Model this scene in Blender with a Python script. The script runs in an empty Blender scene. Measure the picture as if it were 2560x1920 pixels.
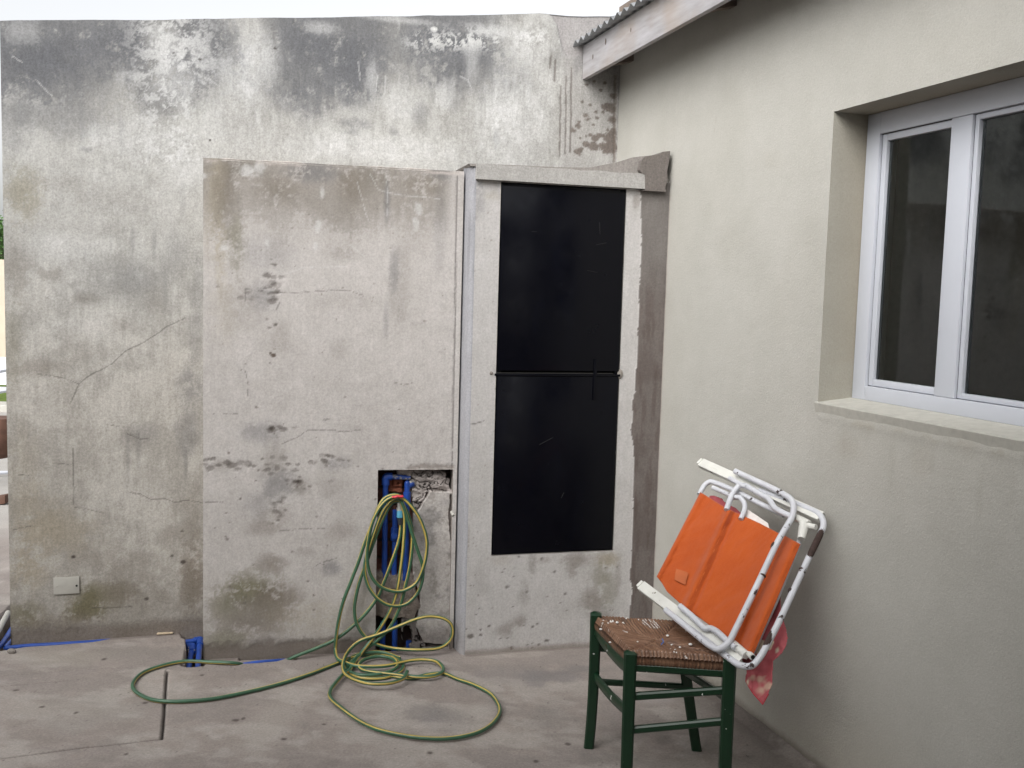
import bpy, bmesh, math, random
import numpy as np
from math import radians, sin, cos, tan, atan, pi, hypot
from mathutils import Vector, Matrix

# ------------------------------------------------------------------ camera, sky, sun, exposure
SC = bpy.context.scene
COL = SC.collection
F, CX, CY, H = 2488.0, 1280.0, 960.0, 1.5          # focal length (px of a 2560x1920 survey photo), eye height
PITCH, ROLL = atan(193/2150.0), 0.028
_r0 = np.array([1., 0, 0]); _w = np.array([0, cos(PITCH), -sin(PITCH)]); _u0 = np.array([0, sin(PITCH), cos(PITCH)])
RV = cos(ROLL)*_r0 + sin(ROLL)*_u0
UV = -sin(ROLL)*_r0 + cos(ROLL)*_u0
EYE = np.array([0, 0, H])

cam = bpy.data.cameras.new('camera')
cam.sensor_width = 36.0; cam.lens = 36.0*F/2560.0
cam.clip_start = 0.05; cam.clip_end = 500
co = bpy.data.objects.new('camera', cam); COL.objects.link(co)
co.matrix_world = Matrix(((RV[0], UV[0], -_w[0], 0), (RV[1], UV[1], -_w[1], 0), (RV[2], UV[2], -_w[2], H), (0, 0, 0, 1)))
SC.camera = co

SUN_EL, SUN_AZ = radians(40), radians(-150)          # high, veiled by cloud, from behind the viewer's left shoulder
world = bpy.data.worlds.new('World'); SC.world = world; world.use_nodes = True
wn = world.node_tree; wn.nodes.clear()
sky = wn.nodes.new('ShaderNodeTexSky'); sky.sky_type = 'NISHITA'; sky.sun_disc = False
sky.sun_elevation = SUN_EL; sky.sun_rotation = SUN_AZ
sky.air_density = 1.0; sky.dust_density = 4.0; sky.ozone_density = 1.0
hs = wn.nodes.new('ShaderNodeHueSaturation'); hs.inputs['Saturation'].default_value = 0.12
bgn = wn.nodes.new('ShaderNodeBackground'); bgn.inputs['Strength'].default_value = 0.15
wo = wn.nodes.new('ShaderNodeOutputWorld')
wn.links.new(sky.outputs[0], hs.inputs['Color']); wn.links.new(hs.outputs[0], bgn.inputs[0]); wn.links.new(bgn.outputs[0], wo.inputs[0])

sl = bpy.data.lights.new('sun', 'SUN'); sl.energy = 1.2; sl.angle = radians(60); sl.color = (1.0, 0.97, 0.93)
so = bpy.data.objects.new('sun', sl); COL.objects.link(so)
sdir = Vector((sin(SUN_AZ)*cos(SUN_EL), cos(SUN_AZ)*cos(SUN_EL), sin(SUN_EL)))
so.rotation_euler = sdir.to_track_quat('Z', 'Y').to_euler()
SC.view_settings.view_transform = 'Standard'; SC.view_settings.look = 'None'
SC.view_settings.gamma = 1.0; SC.view_settings.exposure = 0.86
SC.render.engine = 'CYCLES'
SC.cycles.max_bounces = 8; SC.cycles.diffuse_bounces = 4

# ------------------------------------------------------------------ survey helpers: photo measurements -> metres
def ray(x, y): return _w + (x-CX)/F*RV - (y-CY)/F*UV
def G(x, y, z=0.0):
    d = ray(x, y); return EYE + (z-H)/d[2]*d
def atY(x, y, Y):
    d = ray(x, y); return EYE + Y/d[1]*d

class Wall:
    """vertical plane: s runs along it (metres), z up, off = towards the yard"""
    def __init__(self, P0, yaw, flip=1):
        self.P0 = np.array([P0[0], P0[1], 0.0]); self.d = np.array([sin(yaw), cos(yaw), 0.0])
        self.n = flip*np.array([self.d[1], -self.d[0], 0.0])
    def hit(self, x, y, off=0.0):
        P = self.P0 + self.n*off; d = ray(x, y); t = ((P-EYE)@self.n)/(d@self.n); return EYE + t*d
    def st(self, x, y, off=0.0):
        p = self.hit(x, y, off); return float((p-self.P0)@self.d), float(p[2])
    def mpp(self, x, y):
        d = ray(x, y); return (((self.P0-EYE)@self.n)/(d@self.n))/F
    def pt(self, s, z, off=0.0):
        p = self.P0 + self.d*s + self.n*off; return np.array([p[0], p[1], z])

_g = G(498, 1580); BW = Wall(_g, radians(72.4))
_g = G(513, 1649); BX = Wall(_g, radians(78.6))
CB = Wall((-.165, 4.03), radians(74.7))
RW = Wall((.64, 4.25), radians(162.0), 1)             # s grows towards the viewer
RW.n = np.array([-cos(radians(18)), -sin(radians(18)), 0.0])
SILL = 0.0; PY = 2.5

# ------------------------------------------------------------------ numpy noise
_rs = np.random.RandomState(7)
_LAT = _rs.rand(8, 256, 256)
def vnoise(x, y, k=0):
    xi = np.floor(x).astype(int); yi = np.floor(y).astype(int)
    fx = x-xi; fy = y-yi; fx = fx*fx*(3-2*fx); fy = fy*fy*(3-2*fy)
    L = _LAT[k % 8]; x0 = xi & 255; x1 = (xi+1) & 255; y0 = yi & 255; y1 = (yi+1) & 255
    return (L[x0, y0]*(1-fx)+L[x1, y0]*fx)*(1-fy) + (L[x0, y1]*(1-fx)+L[x1, y1]*fx)*fy
def fbm(x, y, f=1.0, o=5, k=0, g=0.55):
    a = 1.0; t = 0; s = 0
    for i in range(o):
        t = t + a*vnoise(x*f+17.3*i+k*5.1, y*f+9.7*i+k*3.3, k+i); s += a; a *= g; f *= 2.03
    return t/s
def sst(a, b, x):
    t = np.clip((x-a)/(b-a+1e-12), 0, 1); return t*t*(3-2*t)
def mix(c, col, m): return c*(1-m[..., None]) + np.array(col)*m[..., None]
def inpoly(X, Y, poly):
    ins = np.zeros(X.shape, bool); n = len(poly)
    for i in range(n):
        x1, y1 = poly[i]; x2, y2 = poly[(i+1) % n]
        if y1 == y2: continue
        c = ((y1 > Y) != (y2 > Y)) & (X < (x2-x1)*(Y-y1)/(y2-y1)+x1)
        ins ^= c
    return ins
def dline(X, Y, pts):
    D = np.full(X.shape, 1e9)
    for (ax, ay), (bx, by) in zip(pts[:-1], pts[1:]):
        vx, vy = bx-ax, by-ay; L = vx*vx+vy*vy+1e-12
        t = np.clip(((X-ax)*vx+(Y-ay)*vy)/L, 0, 1)
        D = np.minimum(D, np.hypot(X-ax-t*vx, Y-ay-t*vy))
    return D

class Paint:
    """stain map on a surface, in the surface's own metres"""
    def __init__(self, S, Z, conv, mpp, base, seed=0):
        self.S, self.Z, self.conv, self.mpp = S, Z, conv, mpp
        self.c = np.ones(S.shape+(3,))*np.array(base); self.h = np.zeros(S.shape)
        self.n1 = fbm(S, Z, 6, 6, seed); self.n2 = fbm(S, Z, 22, 5, seed+1, .62); self.n3 = fbm(S, Z, 55, 5, seed+2, .85)
        self.nv = fbm(S*5, Z, 9, 5, seed+3, .6)                      # vertical runs
        w_ = .22*self.n1+.33*self.n2+.45*self.n3; self.zf = (w_-w_.mean())/w_.std()
        self.wob = .38*self.n1+.32*self.n2+.30*self.n3
    def blob(self, x, y, rx, ry, col, a=1.0, rough=1.0, soft=.6, gran=0.0, drip=0.0):
        s, z = self.conv(x, y); m = self.mpp(x, y)
        q = np.hypot((self.S-s)/(rx*m), (self.Z-z)/(ry*m))
        if gran:                                                     # ragged film: holes and islands at every scale
            k0 = 1-sst(.15, 1.45, q+.35*rough*(self.wob-.5)*2+drip*(self.nv-.5)*1.5)
            k = k0**.7*(.22*k0+.78*sst(-.7, .9, (k0-.45)*2.3+self.zf*(.55+.45*gran)))
        else:
            q = q + rough*(self.wob-.5)*2.9 + drip*(self.nv-.5)*2
            k = 1-sst(1-soft, 1+soft, q)
        self.c = mix(self.c, col, np.clip(k*a, 0, 1)); return k
    def line(self, pts, w, col, a=1.0, jit=1.0, depth=0.0, brk=0.0):
        P = [self.conv(*p) for p in pts]; m = self.mpp(*pts[0])
        J = jit*.006
        D = dline(self.S+J*(self.n2-.5)*2, self.Z+J*(self.n3-.5)*2, P)
        k = 1-sst(w*m*.4, w*m*1.3, D)
        if brk: k = k*sst(.5-brk*.2, .55, self.n2+.1*brk*0+ (1-brk)*.3)
        self.c = mix(self.c, col, np.clip(k*a, 0, 1)); self.h -= depth*k; return k
    def spots(self, x0, y0, x1, y1, n, r, col, a=.9, seed=1, depth=.001):
        rr = random.Random(seed)
        for i in range(n):
            x, y = rr.uniform(x0, x1), rr.uniform(y0, y1); q = r*rr.uniform(.5, 1.5)
            s, z = self.conv(x, y); m = self.mpp(x, y)
            D = np.hypot((self.S-s)/(q*m*rr.uniform(.7, 1.4)), (self.Z-z)/(q*m)) + (self.n3-.5)*1.2
            k = 1-sst(.7, 1.2, D); self.c = mix(self.c, col, k*a); self.h -= depth*k

# ------------------------------------------------------------------ object helpers
def tag(o, label=None, cat=None, group=None, kind=None):
    if label: o['label'] = label
    if cat: o['category'] = cat
    if group: o['group'] = group
    if kind: o['kind'] = kind
    return o
def empty(name, loc, label, cat, group=None):
    o = bpy.data.objects.new(name, None); COL.objects.link(o); o.location = Vector([float(v) for v in loc]); o.empty_display_size = .1
    return tag(o, label, cat, group)
def link(name, me, mats, parent=None, smooth=True):
    o = bpy.data.objects.new(name, me); COL.objects.link(o)
    for m in (mats if isinstance(mats, (list, tuple)) else [mats]): me.materials.append(m)
    if smooth:
        me.polygons.foreach_set('use_smooth', [True]*len(me.polygons))
    if parent is not None:
        o.parent = parent; bpy.context.view_layer.update()
        o.matrix_parent_inverse = Matrix.Translation(-parent.location) if parent.parent is None and parent.type == 'EMPTY' else Matrix()
    return o
def np_mesh(name, V, Q, colors=None):
    me = bpy.data.meshes.new(name)
    V = np.asarray(V, np.float32); Q = np.asarray(Q, np.int32)
    me.vertices.add(len(V)); me.vertices.foreach_set('co', V.ravel())
    me.loops.add(Q.size); me.loops.foreach_set('vertex_index', Q.ravel())
    me.polygons.add(len(Q)); me.polygons.foreach_set('loop_start', np.arange(0, Q.size, 4, dtype=np.int32))
    me.update(calc_edges=True); me.validate()
    if colors is not None:
        a = me.color_attributes.new('Col', 'FLOAT_COLOR', 'POINT')
        c = np.ones((len(V), 4), np.float32); c[:, :3] = colors; a.data.foreach_set('color', c.ravel())
    return me
def grid_idx(nu, nv, keep=None, flip=False):
    i, j = np.meshgrid(np.arange(nu-1), np.arange(nv-1), indexing='ij')
    a = i*nv+j; q = np.stack([a, a+nv, a+nv+1, a+1], -1)
    if flip: q = q[..., ::-1]
    q = q.reshape(-1, 4)
    if keep is not None: q = q[keep.ravel()]
    return q
def lines(*segs):
    out = []
    for a, b, st in segs:
        n = max(1, int(round(abs(b-a)/st))); out += list(np.linspace(a, b, n+1))
    return np.unique(np.round(out, 6))

class MB:
    """collects shapes and links them as ONE mesh object"""
    def __init__(self): self.bm = bmesh.new(); self.mi = 0
    def poly(self, pts):
        f = self.bm.faces.new([self.bm.verts.new([float(c) for c in p]) for p in pts]); f.material_index = self.mi; return f
    def hexa(self, p, bev=0.0):                       # 8 corners: bottom ring 0-3, top ring 4-7
        v = [self.bm.verts.new([float(c) for c in q]) for q in p]; fs = []
        for f in ((3, 2, 1, 0), (4, 5, 6, 7), (0, 1, 5, 4), (1, 2, 6, 5), (2, 3, 7, 6), (3, 0, 4, 7)):
            g = self.bm.faces.new([v[i] for i in f]); g.material_index = self.mi; fs.append(g)
        bmesh.ops.recalc_face_normals(self.bm, faces=fs)
        if bev:
            es = list({e for f in fs for e in f.edges})
            bmesh.ops.bevel(self.bm, geom=es, offset=bev, segments=2, affect='EDGES', profile=.6, clamp_overlap=True)
    def box(self, c, ax, ay, az, bev=0.0):            # centre, three half-axis vectors
        c, ax, ay, az = map(np.array, (c, ax, ay, az))
        self.hexa([c-ax-ay-az, c+ax-ay-az, c+ax+ay-az, c-ax+ay-az, c-ax-ay+az, c+ax-ay+az, c+ax+ay+az, c-ax+ay+az], bev)
    def wbox(self, w, s0, s1, z0, z1, o0, o1, bev=0.0):   # box in wall coordinates
        self.hexa([w.pt(s0, z0, o0), w.pt(s1, z0, o0), w.pt(s1, z0, o1), w.pt(s0, z0, o1),
                   w.pt(s0, z1, o0), w.pt(s1, z1, o0), w.pt(s1, z1, o1), w.pt(s0, z1, o1)], bev)
    def tube(self, pts, r, seg=12, cap=True, flat=1.0, twist=0.0, stripe=None):
        pts = [Vector([float(c) for c in p]) for p in pts]; n = len(pts)
        R = r if hasattr(r, '__len__') else [r]*n
        t0 = (pts[1]-pts[0]).normalized(); up = Vector((0, 0, 1)) if abs(t0.z) < .9 else Vector((1, 0, 0))
        nx = t0.cross(up).normalized(); rings = []; ang = 0
        for i in range(n):
            t = (pts[min(i+1, n-1)]-pts[max(i-1, 0)]).normalized()
            nx = (nx-t*nx.dot(t)).normalized(); ny = t.cross(nx)
            if i: ang += twist*(pts[i]-pts[i-1]).length
            ring = []
            for k in range(seg):
                a = 2*pi*k/seg+ang; ring.append(self.bm.verts.new(pts[i]+nx*cos(a)*R[i]+ny*sin(a)*R[i]*flat))
            rings.append(ring)
        for i in range(n-1):
            for k in range(seg):
                f = self.bm.faces.new((rings[i][k], rings[i][(k+1) % seg], rings[i+1][(k+1) % seg], rings[i+1][k]))
                f.material_index = self.mi if stripe is None else stripe[k]
        if cap:
            for rg, fl in ((rings[0], True), (rings[-1], False)):
                f = self.bm.faces.new(rg[::-1] if fl else rg); f.material_index = self.mi
    def sphere(self, c, r, sc=(1, 1, 1), seg=16):
        m = Matrix.Translation(Vector([float(v) for v in c])) @ Matrix.Diagonal((sc[0], sc[1], sc[2], 1))
        g = bmesh.ops.create_uvsphere(self.bm, u_segments=seg, v_segments=seg//2+2, radius=r, matrix=m)
        for f in {f for v in g['verts'] for f in v.link_faces}: f.material_index = self.mi
    def build(self, name, mats, parent=None, smooth=True, auto=True):
        me = bpy.data.meshes.new(name); self.bm.to_mesh(me); self.bm.free()
        o = link(name, me, mats, parent, smooth)
        if smooth and auto:
            es = me.edges; sharp = []
            bm = bmesh.new(); bm.from_mesh(me)
            for e in bm.edges:
                e.smooth = not (len(e.link_faces) == 2 and e.calc_face_angle(0) > radians(38))
            bm.to_mesh(me); bm.free()
        return o

def spline(pts, n=8):
    P = [np.array(p, float) for p in pts]; P = [2*P[0]-P[1]] + P + [2*P[-1]-P[-2]]; out = []
    for i in range(1, len(P)-2):
        p0, p1, p2, p3 = P[i-1:i+3]
        for k in range(n):
            t = k/n; out.append(.5*((2*p1)+(-p0+p2)*t+(2*p0-5*p1+4*p2-p3)*t*t+(-p0+3*p1-3*p2+p3)*t**3))
    out.append(P[-2]); return out
def fillet(pts, r, n=6):
    P = [np.array(p, float) for p in pts]; out = [P[0]]
    for i in range(1, len(P)-1):
        a, b, c = P[i-1:i+2]; u = a-b; v = c-b; lu = np.linalg.norm(u); lv = np.linalg.norm(v)
        q = min(r, lu*.45, lv*.45); p1 = b+u/lu*q; p2 = b+v/lv*q
        for k in range(n+1):
            t = k/n; out.append((1-t)**2*p1+2*t*(1-t)*b+t*t*p2)
    out.append(P[-1]); return out

# ------------------------------------------------------------------ materials
class NT:
    def __init__(self, name):
        self.m = bpy.data.materials.new(name); self.m.use_nodes = True; self.t = self.m.node_tree; self.N = self.t.nodes
        self.b = self.N['Principled BSDF']; self.out = self.N['Material Output']
    def n(self, typ, **kw):
        x = self.N.new('ShaderNode'+typ)
        for k, v in kw.items():
            if k in x.inputs: x.inputs[k].default_value = v
            else: setattr(x, k, v)
        return x
    def l(self, a, b): self.t.links.new(a, b)
    def noise(self, scale, detail=4, rough=.6, stretch=None):
        tc = self.n('TexCoord'); s = tc.outputs['Object']
        if stretch:
            mp = self.n('Mapping'); mp.inputs['Scale'].default_value = stretch; self.l(s, mp.inputs[0]); s = mp.outputs[0]
        x = self.n('TexNoise'); x.inputs['Scale'].default_value = scale; x.inputs['Detail'].default_value = detail
        x.inputs['Roughness'].default_value = rough; self.l(s, x.inputs['Vector']); return x.outputs['Fac']
    def ramp(self, src, a, b, ca=(0, 0, 0, 1), cb=(1, 1, 1, 1)):
        r = self.n('ValToRGB'); r.color_ramp.elements[0].position = a; r.color_ramp.elements[1].position = b
        r.color_ramp.elements[0].color = ca; r.color_ramp.elements[1].color = cb; self.l(src, r.inputs[0]); return r.outputs[0]
    def mixc(self, f, a, b, blend='MIX'):
        x = self.n('Mix', data_type='RGBA', blend_type=blend)
        for s, v in ((x.inputs[0], f), (x.inputs[6], a), (x.inputs[7], b)):
            if hasattr(v, 'is_linked') or hasattr(v, 'links'): self.l(v, s)
            else: s.default_value = v if not isinstance(v, tuple) or len(v) == 4 else (*v, 1)
        return x.outputs[2]
    def bump(self, h, strength=.3, dist=.002):
        b = self.n('Bump'); b.inputs['Strength'].default_value = strength; b.inputs['Distance'].default_value = dist
        self.l(h, b.inputs['Height']); self.l(b.outputs[0], self.b.inputs['Normal']); return b
    def rough(self, v): self.b.inputs['Roughness'].default_value = v
    def spec(self, v): self.b.inputs['Specular IOR Level'].default_value = v

def plaster_mat(name, lo=.80, hi=1.12, scale=160, bs=.5, bd=.0015, rough=.92, scale2=14, streak=0):
    t = NT(name); a = t.n('Attribute'); a.attribute_name = 'Col'
    g = t.ramp(t.noise(scale, 6, .8), .30, .70, (lo, lo, lo, 1), (hi, hi, hi, 1))
    c = t.mixc(1.0, a.outputs['Color'], g, 'MULTIPLY')
    g2 = t.ramp(t.noise(scale2, 6, .6), .3, .7, (.95, .95, .94, 1), (1.04, 1.04, 1.04, 1))
    c = t.mixc(1.0, c, g2, 'MULTIPLY')
    if streak:
        g3 = t.ramp(t.noise(70, 6, .75, (1, 1, .16)), .32, .68, (1-streak, 1-streak, 1-streak, 1), (1+streak*.6, 1+streak*.6, 1+streak*.6, 1)); c = t.mixc(1.0, c, g3, 'MULTIPLY')
    t.l(c, t.b.inputs['Base Color']); t.rough(rough); t.spec(.25)
    t.bump(t.noise(scale*.8, 6, .75), bs, bd); return t.m
def flat_mat(name, col, rough=.5, spec=.5, metal=0, var=.12, scale=30, bump=0, stretch=None, bd=.001):
    t = NT(name); f = t.noise(scale, 5, .6, stretch)
    lo = tuple(c*(1-var) for c in col)+(1,); hi = tuple(min(1, c*(1+var)) for c in col)+(1,)
    t.l(t.ramp(f, .3, .7, lo, hi), t.b.inputs['Base Color']); t.rough(rough); t.spec(spec); t.b.inputs['Metallic'].default_value = metal
    if bump: t.bump(t.noise(scale*2, 5, .7, stretch), bump, bd)
    return t.m
def chip_mat(name, col, under, thr=.62, scale=25, rough=.35, fleck=None):
    t = NT(name); f = t.noise(scale, 6, .65)
    base = t.ramp(t.noise(12, 4), .3, .7, tuple(c*.88 for c in col)+(1,), tuple(min(1, c*1.08) for c in col)+(1,))
    c = t.mixc(t.ramp(f, thr, thr+.02), base, (*under, 1))
    if fleck:
        c = t.mixc(t.ramp(t.noise(55, 2, .4), fleck[3], fleck[3]+.015), c, (*fleck[:3], 1))
    t.l(c, t.b.inputs['Base Color'])
    rr = t.ramp(f, thr, thr+.02, (rough, rough, rough, 1), (.85, .85, .85, 1)); t.l(rr, t.b.inputs['Roughness'])
    t.bump(t.noise(60, 4), .15, .001); return t.m

M = {}
M['old'] = plaster_mat('weathered_plaster', .66, 1.20, 120, .8, .0022, .95, 14, .11)
M['plaster'] = plaster_mat('painted_plaster', .76, 1.13, 120, .7, .002, .95, 14, .07)
M['floor'] = plaster_mat('cement_floor', .72, 1.18, 110, .5, .0015, .88, 9)
M['cream'] = plaster_mat('cream_roughcast', .88, 1.08, 170, .8, .0022, .95, 5)
M['rubble'] = plaster_mat('brick_and_mortar', .7, 1.2, 90, .8, .004)
M['blue'] = flat_mat('blue_pipe_plastic', (.012, .055, .28), .42, .5, 0, .25, 18)
M['bluedirty'] = chip_mat('dirty_blue_pipe', (.014, .055, .27), (.28, .27, .26), .50, 40, .5)
M['black'] = None
t = NT('black_painted_metal')
c = t.mixc(t.ramp(t.noise(9, 5, .6, (1, 1, .25)), .55, .8, (0, 0, 0, 1), (.35, .35, .35, 1)), (.0022, .0024, .0045, 1), (.005, .006, .012, 1))
t.l(c, t.b.inputs['Base Color']); t.spec(.17)
t.l(t.ramp(t.noise(14, 5, .6), .3, .7, (.12, .12, .12, 1), (.28, .28, .28, 1)), t.b.inputs['Roughness'])
t.bump(t.noise(2.0, 2), .15, .003); M['black'] = t.m
M['scratch'] = flat_mat('scratched_metal', (.012, .0115, .011), .6)
M['void'] = flat_mat('dark_recess', (.012, .011, .010), .9, .2)
M['pvc'] = flat_mat('white_window_profile', (.50, .52, .57), .35, .5, 0, .03, 4)
M['gap_strip'] = flat_mat('black_gap', (.02, .02, .02), .6)
M['sill'] = flat_mat('cream_sill_plaster', (.41, .40, .36), .9, .2, 0, .1, 40, .5)
t = NT('window_glass'); t.N.remove(t.b)
fr = t.n('Fresnel'); fr.inputs['IOR'].default_value = 1.6
gl = t.n('BsdfGlossy'); gl.inputs['Roughness'].default_value = .015; gl.inputs['Color'].default_value = (.92, .96, .95, 1)
tr = t.n('BsdfTransparent'); tr.inputs['Color'].default_value = (.80, .85, .84, 1)
mx = t.n('MixShader'); t.l(fr.outputs[0], mx.inputs[0]); t.l(tr.outputs[0], mx.inputs[1]); t.l(gl.outputs[0], mx.inputs[2]); t.l(mx.outputs[0], t.out.inputs[0])
M['glass'] = t.m
t = NT('weathered_timber')
w = t.noise(5, 6, .6, (1.2, 1.2, 9)); k = t.noise(4, 3, .5)
c = t.mixc(t.ramp(w, .3, .7), (.28, .27, .27, 1), (.42, .41, .43, 1)); c = t.mixc(t.ramp(k, .50, .85), c, (.34, .28, .23, 1))
t.l(c, t.b.inputs['Base Color']); t.rough(.85); t.bump(w, .4, .002); M['timber'] = t.m
M['timber_dark'] = flat_mat('dark_timber', (.16, .13, .11), .9, .2, 0, .3, 10)
M['zinc'] = flat_mat('corrugated_zinc', (.30, .31, .32), .5, .5, .6, .3, 12)
M['green'] = chip_mat('green_stool_paint', (.0065, .031, .0135), (.07, .05, .03), .67, 30, .30, (.65, .66, .62, .735))
M['white_tube'] = chip_mat('chipped_white_enamel', (.54, .55, .585), (.045, .03, .028), .63, 22, .32)
M['rust'] = flat_mat('bare_rusty_steel', (.045, .028, .024), .8, .3, 0, .4, 80, .4)
M['arm'] = chip_mat('old_white_plastic', (.62, .62, .58), (.16, .14, .11), .66, 30, .4)
M['cord_y'] = flat_mat('yellow_hose_stripe', (.40, .30, .075), .38, .5, 0, .2, 8)
M['cord_g'] = flat_mat('green_hose_rubber', (.038, .105, .058), .38, .5, 0, .25, 8)
M['red'] = flat_mat('red_tap_plastic', (.55, .03, .05), .4)
M['brass'] = flat_mat('limed_tap_metal', (.42, .41, .38), .45, .5, .3, .3, 60)
M['cyan'] = flat_mat('pale_blue_plastic', (.10, .35, .50), .4)
M['dgrey'] = flat_mat('dark_grey_plastic', (.03, .032, .035), .5)
M['plate'] = flat_mat('painted_cover_plate', (.40, .39, .355), .6, .4, 0, .06, 20, .1)
M['grass'] = flat_mat('grass', (.09, .13, .03), .95, .1, 0, .4, 25, .6)
M['peach'] = flat_mat('peach_render', (.55, .46, .38), .9, .2, 0, .05, 6, .2)
M['leaf'] = flat_mat('tree_leaves', (.05, .11, .025), .7, .3, 0, .5, 5)
M['bark'] = flat_mat('tree_bark', (.09, .07, .05), .95)
M['terracotta'] = flat_mat('dark_terracotta', (.10, .052, .036), .7, .3, 0, .3, 14, .2)
M['stone'] = flat_mat('grey_stone', (.22, .20, .18), .9, .2, 0, .25, 60, .5)

# fabric
t = NT('orange_canvas')
wv = t.n('TexNoise'); tc = t.n('TexCoord'); t.l(tc.outputs['Object'], wv.inputs['Vector']); wv.inputs['Scale'].default_value = 260; wv.inputs['Detail'].default_value = 2
c = t.mixc(t.ramp(t.noise(7, 4), .35, .75), (.36, .058, .006, 1), (.43, .078, .009, 1))
c = t.mixc(t.ramp(wv.outputs[0], .35, .65, (0, 0, 0, 1), (.12, .12, .12, 1)), c, (.58, .15, .04, 1))
t.l(c, t.b.inputs['Base Color']); t.rough(.8); t.spec(.2); t.b.inputs['Sheen Weight'].default_value = .25
t.bump(wv.outputs[0], .25, .0008); M['orange'] = t.m
t = NT('faded_pink_print')
a = t.ramp(t.noise(9, 3, .5), .55, .60); b_ = t.ramp(t.noise(13, 2, .5), .58, .62)
c = t.mixc(a, (.31, .06, .07, 1), (.40, .25, .19, 1)); c = t.mixc(b_, c, (.46, .40, .30, 1))
t.l(c, t.b.inputs['Base Color']); t.rough(.75); t.b.inputs['Transmission Weight'].default_value = 0.0; t.bump(t.noise(50, 3), .2, .001); M['pink'] = t.m
M['label'] = flat_mat('white_cloth_label', (.62, .57, .54), .8)
t = NT('woven_rush')
at = t.n('Attribute'); at.attribute_name = 'Col'
g = t.ramp(t.noise(300, 4, .7), .25, .75, (.75, .75, .75, 1), (1.2, 1.2, 1.2, 1)); c = t.mixc(1.0, at.outputs['Color'], g, 'MULTIPLY')
c = t.mixc(t.ramp(t.noise(38, 3, .5), .70, .72), c, (.6, .58, .55, 1))
t.l(c, t.b.inputs['Base Color']); t.rough(.42); t.spec(.5); M['rush'] = t.m

# ------------------------------------------------------------------ painted plaster surfaces
def wall_grid(name, w, ss, zz, topf, paint, parent, mat, hole=None, relief=1.0, bottom=None, extra=None):
    S, V = np.meshgrid(ss, zz, indexing='ij'); z0 = zz[0]
    top = topf(ss)[:, None]; Z = z0 + (V-z0)/(zz[-1]-z0)*(top-z0) if bottom is None else V
    p = paint(S, Z)
    off = p.h + relief*.0012*(p.n2-.5)*2
    X = w.P0[0]+w.d[0]*S+w.n[0]*off; Y = w.P0[1]+w.d[1]*S+w.n[1]*off
    keep = None
    if hole is not None:
        sc = (ss[:-1]+ss[1:])/2; zc = (V[0, :-1]+V[0, 1:])/2
        SS, ZZ = np.meshgrid(sc, zc, indexing='ij')
        keep = ~((SS > hole[0]) & (SS < hole[1]) & (ZZ > hole[2]) & (ZZ < hole[3]))
    me = np_mesh(name, np.stack([X, Y, Z], -1).reshape(-1, 3), grid_idx(len(ss), len(zz), keep), np.clip(p.c, .004, 1).reshape(-1, 3))
    return link(name, me, mat, parent)
def const_col(o, col):
    me = o.data; a = me.color_attributes.new('Col', 'FLOAT_COLOR', 'POINT')
    a.data.foreach_set('color', np.tile(np.array([*col, 1], np.float32), len(me.vertices))); return o

LIGHT = (.455, .45, .432); GRIME = (.118, .121, .132); TAUPE = (.185, .168, .145); BROWN = (.165, .14, .113); OLIVE = (.15, .14, .085)
YEL = (.31, .275, .205); WHITE = (.62, .62, .61); CRACK = (.05, .045, .04); CEM = (.24, .215, .20); PALE = (.585, .585, .58)

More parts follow.
